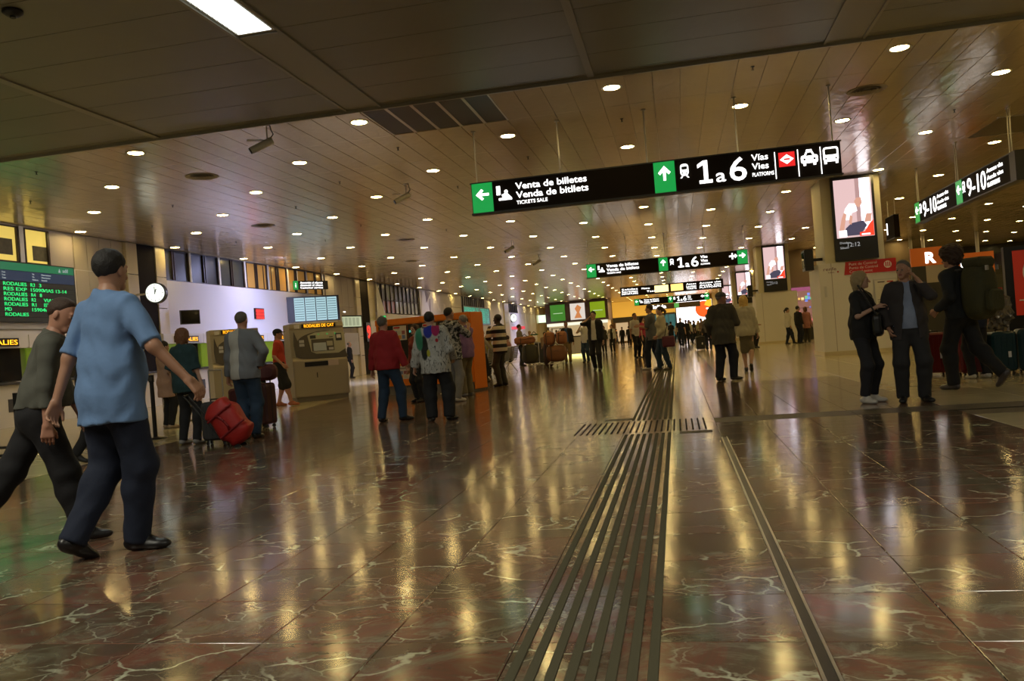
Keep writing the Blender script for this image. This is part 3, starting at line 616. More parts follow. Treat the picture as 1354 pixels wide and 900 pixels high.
def big_sign(loc, label, kind):
    t = thing('platform_sign', label, 'sign', loc); sign_case(t)
    if kind in (1, 2, 4):
        put([rect(.2, SH/2, .38, SH)], G_green, t, 'green_field', -.055, -.05); put([arrow('l', .2, .32, .24)], G_white, t, 'arrow')
        put([rect(.50, .36, .07, .16), rect(.58, .27, .04, .03), [(.50, .18), (.74, .18), (.74, .21), (.66, .30), (.60, .30), (.56, .22), (.50, .22)], rrect(.64, .33, .06, .06, .02)], G_white, t, 'ticket_icon')
        text('Venta de billetes', .165, G_white, t, .82, .35, -.058, 1.28, bold=.0015); text('Venda de bitllets', .165, G_white, t, .82, .19, -.058, 1.3, bold=.0015); text('TICKETS SALE', .09, G_white, t, .82, .08, -.058, .56)
        gx = 3.27 if kind == 1 else 2.9
        put([rect(gx+.18, SH/2, .36, SH)], G_green, t, 'green_field', -.055, -.05); put([arrow('u', gx+.18, .33, .25)], G_white, t, 'arrow')
        train_icon(gx+.52, .33, .25, t)
        put([[(gx+.76, .08), (gx+.98, .08), (gx+.98, .135), (gx+.91, .135), (gx+.91, .47), (gx+.84, .47), (gx+.74, .41), (gx+.74, .35), (gx+.84, .40), (gx+.84, .135), (gx+.76, .135)]], G_white, t, 'lettering', -.061, -.055); text('a', .32, G_white, t, gx+1.04, .08, -.058, .16, bold=.002); text('6', .56, G_white, t, gx+1.27, .07, -.058, .28, bold=.003)
        text('Vías', .15, G_white, t, gx+1.64, .37, -.058, .27, bold=.001); text('Vies', .15, G_white, t, gx+1.64, .22, -.058, .27, bold=.001); text('PLATFORMS', .09, G_white, t, gx+1.64, .10, -.058, .35)
    if kind == 1:
        for x in (5.29, 5.66, 6.02): put([rect(x, SH/2-.02, .012, SH*.85)], G_white, t, 'divider')
        put([rect(5.48, .33, .26, .24)], G_red, t, 'red_field', -.058, -.05); put([[(5.37, .33), (5.48, .25), (5.59, .33), (5.48, .41)]], G_white, t, 'diamond'); put([rect(5.48, .33, .10, .03)], G_red, t, 'bar', -.07, -.065)
        b = put([rrect(5.84, .29, .27, .13, .03), [(5.75, .34), (5.93, .34), (5.89, .42), (5.79, .42)], rect(5.84, .435, .09, .03), rect(5.76, .21, .04, .05), rect(5.92, .21, .04, .05)], G_white, t, 'taxi_icon')
        put([[(5.785, .345), (5.895, .345), (5.87, .40), (5.81, .40)], rrect(5.76, .29, .035, .035, .01), rrect(5.92, .29, .035, .035, .01)], M_black, b, 'cutout', -.068, -.065)
        b = put([rrect(6.18, .33, .24, .24, .04), rect(6.09, .2, .04, .05), rect(6.27, .2, .04, .05)], G_white, t, 'bus_icon'); put([rrect(6.18, .37, .19, .10, .02), rrect(6.10, .26, .03, .03, .01), rrect(6.26, .26, .03, .03, .01)], M_black, b, 'cutout', -.068, -.065)
    if kind in (2, 4):
        put([rect(6.14, SH/2, .38, SH)], G_green, t, 'green_field', -.055, -.05); put([arrow('r', 6.14, .33, .25)], G_white, t, 'arrow')
        put([rect(5.76, .33, .05, .24), rect(5.76, .33, .24, .06), [(5.86, .24), (5.95, .33), (5.86, .42)]], G_white, t, 'exit_icon')
    if kind == 3:
        cols = [(.1, 1.0, G_white), (1.35, .35, G_white), (1.75, .3, G_white)]
        for x, wd, m in ((2.15, .85, glow('ad_yellow', (1, .75, .3), 2.0)), (3.15, .75, glow('ad_orange', (1, .55, .15), 1.8))): put([rect(x+wd/2, .27, wd, .42)], m, t, 'lit_field', -.055, -.05)
        for q, s_ in enumerate(('Salidas', 'Sortides', 'DEPARTURES')): text(s_, .15, G_white, t, .1, .35-.14*q, -.058, 1.0)
        for q, s_ in enumerate(('Metro', 'Taxi')): text(s_, .16, G_white, t, 1.35+.3*q, .32-.2*q, -.058, .5)
        for q, s_ in enumerate(('Aseos', 'Lavabos', 'TOILETS')): text(s_, .15, G_white, t, 4.1, .35-.14*q, -.058, .6)
        for q, s_ in enumerate(('Acceso vías', 'Accés vies', 'PLATFORMS')): text(s_, .15, G_white, t, 4.9, .35-.14*q, -.058, 1.3)
    return t
big_sign((-3.45, 14.45, 3.45), 'largest hanging black sign with platform numbers 1 a 6, nearest to camera', 1)
big_sign((-3.40, 33.2, 3.45), 'second hanging black platform sign, seen below the largest one', 2)
big_sign((-3.30, 52, 3.45), 'third hanging sign with bright white and orange fields', 3)
big_sign((-3.40, 71.5, 3.45), 'fourth hanging platform sign, low beyond the orange lit one', 4)
t = thing('platform_sign', 'farthest small hanging sign with white letters above the crowd', 'sign', (-2.8, 90, 3.45)); sign_case(t, 5.5)
text('Salida', .5, G_white, t, .3, .1, -.058, 1.6, bold=.02); put([rect(3.0, .27, .5, .5)], G_green, t, 'green_field', -.056, -.05)
t = thing('platform_sign', 'angled hanging sign with two glowing 9-10 at upper right', 'sign', (6.7, 24.2, 3.47), -PI/2); sign_case(t, 6.5, .53, 3, True)
M_nvy = mat('sign_navy', (.02, .02, .05), .4)
for x in (0.0, 3.35):
    put([rect(x+.22, SH/2, .4, SH)], G_green, t, 'green_field', -.055, -.05); put([arrow('l', x+.22, .32, .26)], G_white, t, 'arrow'); train_icon(x+.56, .33, .26, t)
    text('9-10', .56, G_white, t, x+.78, .08, -.058, 1.12, bold=.003)
    for q, s_ in enumerate(('Acceso vías', 'Accés vies', 'PLATFORMS')): text(s_, .13, G_white, t, x+1.98, .38-.15*q, -.058, .85 if q < 2 else .65)
MB().box(6.52, 6.8, -.06, .13, -.03, .55).obj('end_plate', M_dark, t)
t = thing('platform_sign', 'small edge-on hanging sign right of the nearest column', 'sign', (7.45, 30.5, 3.6), -PI/2); sign_case(t, 1.1, .75, 2); put([rect(.2, .37, .1, .4)], G_white, t, 'lit_field', -.058, -.05)
# ================================================================ far end and right side
wall_back = struct('wall_back', MB().box(-16.5, 25, YEND+6, YEND+6.3, 0, HC), mat('warm_wall', (.62, .48, .22), .5))
M_warm = mat('amber_lit_wall', (.75, .5, .12), .5, emit=(1, .5, .06), es=.35)  # warm lamplight on this wall is put in as its own glow
t = thing('shop_facade', 'warm amber lit shop fronts under yellow wall at the far end', 'shop', (-7.5, YEND, 0))
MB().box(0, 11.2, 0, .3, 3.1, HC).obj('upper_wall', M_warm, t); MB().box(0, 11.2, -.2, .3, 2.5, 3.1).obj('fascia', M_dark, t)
for k in range(6): MB().box(.3+1.85*k, 1.9+1.85*k, .1, .2, .2, 2.45).obj('lit_window', glow('shop_glow' if k % 2 else 'shop_glow2', (1, .5, .12) if k % 2 else (1, .68, .35), .8 if k % 2 else .5), t)
for k in range(7): MB().box(-.05+1.85*k, .2+1.85*k, -.15, .3, 0, 2.5).obj('post', mat('brown', (.12, .05, .02), .5), t)
MB().box(-1.4, -.2, -.3, .3, 0, HC).obj('pilaster', M_white, t)
t = thing('led_screen', 'huge glowing white advertising screen with red ball at the far end', 'screen', (.15, 97, 1.5))
MB().box(-.1, 4.15, 0, .3, -.1, 2.95).obj('case', M_dark, t); MB().box(0, 4.05, -.02, 0, 0, 2.85).obj('picture', glow('screen_white', (1, .93, 1), 3.2), t)
MB().plate([(3.1+.95*math.cos(a*PI/12) if math.cos(a*PI/12) < .6 else 4.04, 1.75+.95*math.sin(a*PI/12)) for a in range(24)], -.03, -.02).obj('red_ball', glow('ball_red', (1, .08, .01), 1.3), t)
MB().plate([(3.2, 2.2), (4.04, 1.9), (4.04, 2.84), (3.5, 2.84)], -.035, -.03).obj('orange_top', glow('ball_orange', (1, .38, .02), 1.5), t)
MB().box(3.4, 4.0, -.04, -.035, 1.7, 1.85).obj('white_bar', MATS['screen_white'], t)
for x in (-2.2, 4.3): MB().box(x, x+.5, 96.8, 97.5, 0, HC).obj('pillar', M_col)['kind'] = 'structure'
t = thing('shop_facade', 'teal glass shop front left of the glowing white screen', 'shop', (-3.2, 98.5, 0)); MB().box(0, 3.2, 0, .2, 0, 3.0).obj('glazing', mat('teal_glass', (.03, .10, .11), .2, emit=(.03, .12, .13), es=.5), t); MB().box(0, 3.2, -.05, .2, 3.0, 3.2).obj('lintel', M_dark, t)
for k in range(5): MB().box(.0+.78*k, .05+.78*k, -.03, 0, 0, 3).obj('mullion', M_dark, t)
# snack bar with advertising panels
t = thing('snack_bar', 'dark snack bar building with green and orange advertising panels', 'kiosk', (-13.4, 85, 0))
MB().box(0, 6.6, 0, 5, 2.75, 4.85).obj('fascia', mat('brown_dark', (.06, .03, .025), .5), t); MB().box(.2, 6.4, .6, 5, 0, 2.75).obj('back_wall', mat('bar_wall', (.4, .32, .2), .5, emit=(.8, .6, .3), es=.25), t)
for x, m, nm in ((.55, glow('ad_green', (.06, .30, .03), .6), 'Café'), (2.65, glow('ad_cream', (.85, .75, .66), .8), ''), (4.75, glow('ad_lime', (.28, .42, .01), .7), '')):
    q = MB().box(x, x+1.55, -.05, 0, 2.95, 4.65).obj('advertising_panel', m, t)
    if x == 2.65: MB().plate([(x+.4, 3.1), (x+1.2, 3.1), (x+.95, 3.7), (x+1.2, 4.2), (x+.8, 4.5), (x+.5, 4.1), (x+.7, 3.7)], -.07, -.05).obj('picture', glow('ad_fig', (.7, .25, .08), .8), q)
    else: MB().box(x+.3, x+1.3, -.06, -.05, 3.72, 3.78).obj('print', glow('ad_line', (.6, .8, .5), .8), q)
MB().box(0, 6.6, -.4, .4, 0, 1.15).obj('counter', M_white, t); MB().box(.1, 6.5, -.1, 0, 2.4, 2.7).obj('lit_strip', glow('bar_light', (.9, .9, .7), 1.0), t)
t = thing('cafe_counter', 'white cafe counter with glowing yellow strip along its base', 'counter', (-7.0, 45.2, 0), -.12)
MB().box(0, 2.1, 0, .8, .16, 1.12).obj('body', M_white, t); MB().box(.03, 2.07, .02, .78, .02, .15).obj('base_light', glow('base_glow', (1, .85, .25), 2.2), t); MB().box(-.05, 2.15, -.05, .85, 1.12, 1.17).obj('worktop', M_dark, t)
for k in range(3): MB().box(.7*k+.01, .7*k+.02, -.006, 0, .16, 1.1).obj('joint', M_mauve, t)
t = thing('display_case', 'glass snack display case with dark frame on cafe counter', 'case', (-6.9, 45.3, 1.17)); fr = MB()
for x in (0, .9): fr.box(x, x+.04, 0, .04, 0, .5).box(x, x+.04, .4, .44, 0, .5)
fr.box(0, .94, 0, .44, .48, .52).box(0, .94, 0, .44, 0, .02); fr.obj('frame', M_alu, t); MB().box(.04, .9, .01, .43, .24, .26).obj('shelf', M_glass, t)
t = thing('waste_bin', 'dark square litter bin standing by the luggage carts', 'bin', (-6.25, 37.5, 0)); MB().box(-.25, .25, -.2, .2, .02, .95, .02).obj('body', M_dark, t); MB().box(-.27, .27, -.22, .22, .95, 1.0).obj('lid', M_alu, t)
t = thing('stool', 'pale metal stool beside the white cafe counter', 'stool', (-7.6, 44.6, 0)); MB().box(-.18, .18, -.18, .18, .6, .63).obj('seat', M_alu, t)
for a, b in ((-.16, -.16), (.16, -.16), (.16, .16), (-.16, .16)): MB().tube((a, b, 0), (a*.9, b*.9, .6), .012, n=6).obj('leg', M_alu, t)
# right hand hall: dark fascia, glazed screen, slim posts, orange boards
wall_right = struct('wall_right', MB().box(24, 24.3, 2, YEND, 0, HC), mat('dark_wall', (.06, .055, .05), .5))
f_ = struct('wall_far_right', MB().box(9.5, 24, 57, 57.3, 4.35, HC), M_black)
MB().box(9.5, 24, 57, 57.3, 0, 3.55).obj('dark_panel', mat('shop_dark', (.03, .028, .022), .5), f_)
for k in range(5): MB().box(10+3.2*k, 10.12+3.2*k, 56.95, 57.25, 3.55, 4.35).obj('mullion', M_dark, f_)
for x, y in ((12.35, 46.2), (12.9, 46.0), (15.65, 46.5)): MB().lathe([(.09, 0), (.09, HC)], (x, y), 12).obj('column', M_alu)['kind'] = 'structure'
f2 = struct('wall_right_shops', MB().box(6.3, 12.6, 47.5, 47.8, 2.75, HC), mat('shop_up', (.22, .16, .10), .5))
t = thing('shop_window', 'colourful lit shop window between the two white columns', 'shop', (6.05, 46.5, 0)); MB().box(0, 1.6, .3, .4, .9, 2.7).obj('backdrop', glow('shop_pink', (.5, .22, .16), .5), t)
MB().box(-.05, 1.65, -.02, .1, 2.65, 2.85).obj('fascia', glow('neon_pink', (.5, .12, .25), .6), t); MB().box(0, 1.6, 0, .3, 0, .9).obj('counter', M_dark, t)
gm = [glow('shop_c%d' % i, c, .9) for i, c in enumerate(((1, .6, .15), (.2, .3, .9), (.9, .2, .2), (1, .85, .5), (.2, .6, .3)))]
for i in range(26): x, z = .05+1.45*rng.rand(), 1.0+1.45*rng.rand(); s_ = .05+.1*rng.rand(); MB().box(x, x+s_, .2, .28, z, z+s_*1.2).obj('goods', gm[i % 5], t)
for k in range(3): MB().box(0, 1.6, .12, .3, 1.3+.42*k, 1.32+.42*k).obj('shelf', M_dark, t)
t = thing('orange_sign', 'orange board with white letter above the suited man, left one', 'sign', (8.45, 30, 2.3), .0)
M_or = mat('orange_paint', (.52, .13, .02), .4, emit=(.5, .1, .01), es=.12); MB().box(-.45, .85, 0, .1, .28, .9).obj('board', M_or, t); text('R', .5, G_white, t, .0, .38, -.005, .34, bold=.02); MB().box(.0, .85, .01, .09, -.3, .28).obj('grey_field', M_mauve, t); MB().box(-.45, .0, .01, .09, -2.3, .28).obj('dark_field', M_dark, t)
MB().box(0, .85, .02, .08, -2.3, -.3).obj('lower_field', M_dark, t)
t = thing('orange_sign', 'orange board with white letter behind the curly haired backpacker', 'sign', (9.35, 30.2, 2.3), .0); MB().box(0, 1.3, 0, .1, -.15, .6).obj('board', M_or, t); text('R', .42, G_white, t, .25, .08, -.005, .3, bold=.02); MB().box(0, 1.3, .01, .09, -2.3, -.15).obj('dark_field', M_dark, t)
for x0, x1, y in ((7.3, 9.0, 36), (10.6, 20, 36)):
    t = thing('shop_counter', 'dark shop unit beyond the %s' % ('nearest white column' if x0 < 8 else 'backpacker and the luggage'), 'shop', (x0, y, 0)); MB().box(0, x1-x0, 0, .5, 0, 2.55 if x0 > 8 else 2.2).obj('body', mat('unit_dark', (.035, .033, .022), .5), t); MB().box(0, x1-x0, -.03, .5, 2.55 if x0 > 8 else 2.2, 2.65 if x0 > 8 else 2.3).obj('cornice', M_dark, t)
    for k in range(int((x1-x0)/1.3)): MB().box(.1+1.3*k, 1.3+1.3*k, -.02, 0, .4, 2.3 if x0 > 8 else 2.0).obj('panel', mat('unit_panel', (.05, .05, .035), .4), t)
t = thing('glass_post', 'pale slim metal post beside the red round-logo poster', 'post', (8.3, 24, 0)); MB().box(-.06, .06, -.06, .06, 0, 2.35).obj('pole', M_alu, t); MB().box(-.12, .12, -.12, .12, 0, .02).obj('foot', M_alu, t)
t = thing('display_counter', 'low counter with snacks behind the queue luggage at right', 'counter', (6.5, 19.4, 0)); MB().box(0, 2.6, 0, .6, 0, 1.05).obj('body', mat('ctr', (.10, .085, .06), .5), t); MB().box(-.02, 2.62, -.02, .62, 1.05, 1.1).obj('worktop', mat('ctr_top', (.35, .27, .15), .4), t)
for k in range(3): MB().rbox(.15+.3*k, .4+.3*k, .1, .4, 1.1, 1.3, .05).obj('tray', mat('food_red', (.3, .06, .02), .5), t)
# red round-logo poster stand
t = thing('poster_stand', 'black framed red advertising poster with white and blue ring', 'poster', (5.80, 16.0, 0), -.12)
MB().box(0, 1.5, 0, .16, .0, 2.08).obj('frame', M_black, t); MB().box(.13, 1.37, -.012, 0, .85, 2.0).obj('poster', mat('poster_red', (.42, .03, .015), .4, emit=(.5, .03, .01), es=.12), t)
def rg(r0, r1, cx, cz): 
    mb = MB()
    for a in range(32): 
        b0, b1 = a*PI/16, (a+1)*PI/16; mb.plate([(cx+r1*math.cos(b0), cz+r1*math.sin(b0)), (cx+r1*math.cos(b1), cz+r1*math.sin(b1)), (cx+r0*math.cos(b1), cz+r0*math.sin(b1)), (cx+r0*math.cos(b0), cz+r0*math.sin(b0))], -.016, -.012)
    return mb
rg(.28, .33, .60, 1.60).obj('outer_ring', M_pt, t); rg(.22, .28, .60, 1.60).obj('blue_ring', mat('print_blue', (.03, .08, .2), .4), t); rg(0, .22, .60, 1.60).obj('disc', M_pt, t)
text('BK', .26, M_red, t, .44, 1.50, -.018, .32, bold=.01); text('TASTE', .15, M_pt, t, .19, 1.02, -.014, .8, bold=.005)
# ================================================================ beige ticket machines
M_km = mat('machine_beige', (.42, .37, .27), .38, .2); M_kd = mat('machine_brown', (.10, .085, .06), .35); M_kl = mat('machine_plate', (.50, .47, .33), .3, .35)
def ticket_machine(loc, rz, label, W=1.36, H=1.93, D=.75, sx=1):
    t = thing('ticket_machine', label, 'ticket machine', loc, rz); t.scale.x = sx
    # body profile in yz, extruded in x
    pr = [(-.03, .12), (-.03, 1.0), (.05, 1.12), (.13, H-.14), (.10, H-.12), (.13, H), (D, H), (D, .12)]
    mb = MB(); n = len(pr); vs = [(0, y, z) for y, z in pr]+[(W, y, z) for y, z in pr]
    mb.add(vs, [tuple(range(n)), tuple(range(n, 2*n))[::-1]]+[(i, n+i, n+(i+1) % n, (i+1) % n)[::-1] for i in range(n)][::1])
    b = mb.obj('body', M_km, t); bm = bmesh.new(); bm.from_mesh(b.data); bmesh.ops.recalc_face_normals(bm, faces=bm.faces); bmesh.ops.bevel(bm, geom=bm.edges[:], offset=.012, segments=2, affect='EDGES'); bm.to_mesh(b.data); bm.free()
    MB().box(.05, W-.02, .02, D-.03, 0, .12).obj('plinth', mat('machine_plinth', (.22, .19, .14), .5), t)
    MB().box(.02, W, -.045, -.03, .14, .98).obj('door', M_km, t)
    def tilt(mb, y0=0.0):   # move flat xz plates onto the leaning upper face
        mb.v = [(x, y+.05+(z-1.12)*(.08/.67)+y0, z) for x, y, z in mb.v]; return mb
    E_ = lambda cx, cz, rx, rzz, a0, a1, n=14: [(cx+rx*math.cos(a0+(a1-a0)*i/n), cz+rzz*math.sin(a0+(a1-a0)*i/n)) for i in range(n+1)]
    tilt(MB().plate([(.10, 1.12)]+E_(.95, 1.12, .82, .10, PI+.0, 2*PI-1.0)[1:]+[(W-.01, 1.18), (W-.01, 1.60)]+E_(.85, 1.46, .68, .26, .7, PI-.1)+[(.10, 1.72), (.07, 1.4)], -.05, .02)).obj('surround', M_kd, t)
    pl = tilt(MB().plate([(.48, 1.22), (.60, 1.16), (W-.2, 1.15), (W-.01, 1.25), (W-.01, 1.66), (1.0, 1.71), (.62, 1.69), (.42, 1.62)], -.06, .0)).obj('control_plate', M_kl, t)
    tilt(MB().box(.50, 1.06, -.068, -.06, 1.22, 1.52)).obj('recess', M_kd, pl); tilt(MB().box(.54, .86, -.074, -.068, 1.23, 1.43)).obj('screen', mat('screen_off', (.30, .28, .18), .2, emit=(.3, .3, .2), es=.1), pl)
    tilt(MB().box(.88, 1.03, -.074, -.068, 1.34, 1.46)).obj('keypad', M_kl, pl); tilt(MB().box(.92, 1.04, -.076, -.068, 1.24, 1.30)).obj('tray', M_alu, pl)
    tilt(MB().box(.48, .62, -.07, -.06, 1.54, 1.62)).obj('slot', M_dark, pl); cr = tilt(MB().box(1.12, 1.27, -.08, -.06, 1.46, 1.64)).obj('card_reader', M_dark, pl); tilt(MB().box(1.14, 1.25, -.084, -.08, 1.52, 1.61)).obj('display', M_pt, cr)
    for x in (.68, .9, 1.1): tilt(MB().box(x, x+.03, -.066, -.06, 1.63, 1.65)).obj('indicator', G_gled, pl)
    tilt(MB().box(.96, 1.05, -.07, -.06, 1.55, 1.57)).obj('slot', M_dark, pl)
    for z in (1.45, 1.36): tilt(MB().box(.2, .32, -.07, -.05, z, z+.07)).obj('coin_knob', M_alu, t)
    MB().box(.28, .86, -.055, -.045, .86, .97).obj('ticket_slot', M_black, t); MB().box(.86, 1.12, -.055, -.045, .85, .99).obj('label', mat('sticker', (.6, .5, .45), .5), t); MB().box(.56, .58, -.05, -.045, .58, .70).obj('lock', M_black, t)
    d = MB().box(.30, 1.15, .085, .115, H-.12, H-.02).obj('led_display', M_black, t); text('RODALIES DE CAT', .11, G_amber, d, .36, H-.105, .08, .75)
    MB().box(.12, .25, .09, .115, H-.12, H-.03).obj('sticker', M_pt, t)
    return t
ticket_machine((-9.20, 18.40, 0), math.radians(40), 'tall beige metal ticket machine with amber display beside red cap walker')
ticket_machine(fl(286, 541), math.radians(40), 'beige ticket machine half hidden behind the man in grey shirt', sx=.85)
# ================================================================ orange machine block
KA, KB = fl(504, 523), fl(628, 517)
t = thing('photo_kiosk', 'big bright orange self-service kiosk block with black front panels', 'kiosk', KA, math.atan2(KB.y-KA.y, KB.x-KA.x))
W_ = (KB-KA).length; M_o = mat('kiosk_orange', (.82, .21, .012), .4); M_gb = mat('kiosk_grey', (.16, .15, .14), .5)
MB().box(0, W_, 0, .62, .22, 1.86, .01).obj('body', M_o, t); MB().box(.02, W_-.03, .02, .60, 0, .22).obj('plinth', M_gb, t); MB().box(W_, W_+.02, .02, .60, .05, 1.84).obj('side_panel', M_o, t)
MB().box(0, W_, -.02, 0, .22, .36).obj('lower_trim', M_o, t); MB().box(0, W_, -.03, 0, 1.72, 1.86).obj('upper_trim', M_o, t); MB().box(.0, W_, -.02, 0, .70, .76).obj('shelf_trim', M_o, t)
G_cy = glow('cyan_text', (.1, .7, .55), .8); stk = [mat('st%d' % i, c, .5) for i, c in enumerate(((.5, .05, .02), (.7, .3, .05), (.15, .2, .4), (.5, .5, .45), (.3, .1, .12)))]
for k in range(3):
    x = .08+(W_-.1)/3*k
    MB().box(x, x+.84, -.012, 0, .76, 1.70).obj('black_panel', M_black, t)
    MB().box(x+.03, x+.81, -.016, 0, .38, .70).obj('lower_card', mat('card', (.62, .55, .5), .5), t)
    MB().box(x+.44, x+.82, -.02, -.012, 1.33, 1.68).obj('poster', MATS['card'], t); MB().box(x+.46, x+.64, -.024, -.02, 1.62, 1.66).obj('heading', M_red, t)
    for a in range(3):
        for b in range(2): MB().box(x+.47+.11*a, x+.56+.11*a, -.024, -.02, 1.36+.11*b, 1.45+.11*b).obj('picture', stk[(a+b*2+k) % 5], t)
    for a in range(5):
        for b in range(2): MB().box(x+.14+.13*a, x+.24+.13*a, -.02, -.016, .40+.10*b, .48+.10*b).obj('picture', stk[(a*2+b+k) % 5], t)
    MB().box(x+.07, x+.75, -.02, -.016, .62, .66).obj('heading', mat('ink2', (.3, .25, .22), .5), t)
    op = MB().box(x+.40, x+.56, -.04, -.012, .98, 1.26).obj('handset_panel', M_o, t); MB().lathe([(.0, 0), (.045, 0), (.045, .01), (0, .01)], n=14).obj('button', M_black, op, (x+.48, -.045, 1.17)).rotation_euler = (PI/2, 0, 0)
    MB().box(x+.06, x+.32, -.03, -.012, .98, 1.22).obj('screen', glow('kiosk_scr', (.5, .55, .55), .6) if k == 0 else M_glass, t)
    text('FOTOS', .07, G_cy, t, x+.05, 1.50, -.016, .26, bold=.004)
# ================================================================ barriers
def post(x, y, label):
    t = thing('barrier_post', label, 'barrier', (x, y, 0)); MB().lathe([(.17, 0), (.17, .015), (.05, .03), (.0, .03)]).obj('base', M_black, t, smooth=True); MB().lathe([(.032, .02), (.032, .96), (0, .96)], n=16).obj('pole', M_black, t); MB().lathe([(.042, .88), (.042, .99), (0, 1.0)], n=16).obj('head', M_black, t)
    MB().box(-.03, .03, -.045, -.03, .90, .96).obj('belt_clip', M_dark, t); return t
for q, l in (((206, 580), 'black queue barrier post between the blue shirt man and the teal woman'), ((352, 553), 'black queue barrier post behind the man in grey shirt'), ((262, 555), 'black queue barrier post behind the teal dressed woman'), ((130, 590), 'black queue barrier post behind the two walking men')):
    p = fl(*q); post(p.x, p.y, l)
t = thing('barrier_rail', 'low dark metal barrier frame at the left edge of photo', 'barrier', (-9.8, 9.6, 0)); MB().path([(-.6, 0, .05), (.9, 0, .05)], .02).path([(-.6, 0, .16), (.9, 0, .16)], .02).obj('rail', M_black, t)
for x in (-.55, .85): MB().box(x, x+.05, -.2, .2, 0, .03).box(x, x+.05, -.03, .03, 0, .9).obj('upright', M_black, t)
# ================================================================ suitcases
def suitcase(loc, rz, label, m, w_=.42, h_=.62, d=.26, handle=.0, group=None, tilt=0):
    t = thing('suitcase', label, 'suitcase', loc, rz, group); t.rotation_euler.x = tilt
    MB().rbox(-w_/2, w_/2, -d/2, d/2, .06, .06+h_, .06).obj('shell', m, t, smooth=False)
    mb = MB()
    for k in range(4): mb.box(-w_*.36+k*w_*.22, -w_*.36+k*w_*.22+.02, -d/2-.006, -d/2+.01, .12, h_)
    mb.obj('ridges', m, t); MB().box(-w_/2-.003, w_/2+.003, -.008, .008, .10, .02+h_).obj('zip', M_black, t)
    for a in (-1, 1):
        for b in (-1, 1):
            wh = MB().tube((a*(w_/2-.06)-.012, b*(d/2-.05), .03), (a*(w_/2-.06)+.012, b*(d/2-.05), .03), .03, n=12).obj('wheel', M_black, t)
    MB().path([(-.06, 0, .06+h_), (-.06, 0, .09+h_), (.06, 0, .09+h_), (.06, 0, .06+h_)], .01).obj('grip', M_black, t)
    if handle: MB().path([(-.09, d/2-.05, h_), (-.09, d/2-.05, .06+h_+handle), (.09, d/2-.05, .06+h_+handle), (.09, d/2-.05, h_)], .009).obj('trolley_handle', M_dark if handle < .4 else M_steel, t)
    MB().box(w_*.1, w_*.22, -d/2-.008, -d/2, h_*.45, h_*.6).obj('tag', M_pt, t)
    return t
s1 = suitcase((-6.17, 10.0, 0), math.radians(12), 'black upright suitcase held by the woman in teal', M_dark, .34, .52, .24, .42)
M_rd = mat('red_nylon', (.42, .018, .015), .5, bump=.2, bscale=30)
t = thing('duffel_bag', 'bulging red wheeled duffel bag leaning on its trolley handle', 'bag', (-5.55, 9.72, 0), math.radians(20)); t.rotation_euler = (0, math.radians(-36), math.radians(14))
for pts, nm, m in (([(0, 0)], 'body', M_rd),):
    bm = bmesh.new(); bmesh.ops.create_icosphere(bm, subdivisions=4, radius=1)
    for v in bm.verts:
        x, y, z = v.co; e = .62; sg = lambda a: math.copysign(abs(a)**e, a)
        v.co = (sg(x)*.20+.02*math.sin(z*9), sg(y)*.19, .40+sg(z)*.32)
    me = bpy.data.meshes.new('bag'); bm.to_mesh(me); bm.free(); me.materials.append(m); me.shade_smooth(); link('body', me, t)
M_rs = mat('red_strap', (.22, .008, .01), .6)
for z in (.28, .54): MB().path([(-.17, -.19, z), (-.05, -.205, z), (.14, -.205, z), (.20, -.16, z)], .014).obj('strap', M_rs, t)
MB().path([(-.02, -.2, .29), (.02, -.26, .34), (.02, -.27, .42), (-.0, -.25, .50), (-.03, -.2, .53)], .016).obj('carry_handle', M_rs, t)
MB().path([(-.20, -.08, .1), (-.215, -.08, 1.02)], .01).path([(-.20, .08, .1), (-.215, .08, 1.02)], .01).path([(-.215, -.09, 1.02), (-.215, .09, 1.02)], .014).obj('trolley_handle', M_black, t)
for y in (-.14, .14): MB().tube((-.1, y-.015, .05), (-.1, y+.015, .05), .05, n=14).obj('wheel', M_black, t)
suitcase((-7.15, 12.35, 0), .4, 'maroon checked suitcase behind the jeans of grey shirt man', mat('maroon', (.10, .02, .02), .6, var=.4, bscale=20), .36, .60, .25, .3)
suitcase((-6.6, 12.1, 0), -.3, 'dark suitcase between the teal woman and grey shirt man', mat('dk_red', (.06, .015, .012), .6), .34, .66, .25, .25)
t = thing('travel_bag', 'dark red travel bag lying on the luggage beside the teal woman', 'bag', (-6.6, 12.1, .76), .3); MB().rbox(-.24, .24, -.13, .13, 0, .26, .1).obj('body', mat('dk_red2', (.09, .02, .02), .7), t); MB().path([(-.1, -.1, .25), (0, -.12, .34), (.1, -.1, .25)], .012).obj('handle', M_black, t)
M_teal = mat('teal_shell', (.005, .035, .045), .35)
for x, y, l, m, hh in ((4.02, 14.15, 'dark red suitcase behind the legs of navy shirt traveller', mat('red_shell', (.13, .006, .008), .4), .64), (4.38, 13.7, 'second red suitcase against the dark teal ones', MATS['red_shell'], .66), (4.77, 13.55, 'dark teal suitcase under the plastic wrapped bundle', M_teal, .60), (5.15, 13.5, 'dark teal suitcase with raised steel handle', M_teal, .62), (5.62, 13.4, 'largest dark teal suitcase at the right edge', M_teal, .74)):
    suitcase((x, y, 0), rng.uniform(-.15, .15), l, m, .36 if x < 5.3 else .46, hh, .28, .45 if x in (5.05,) else 0)
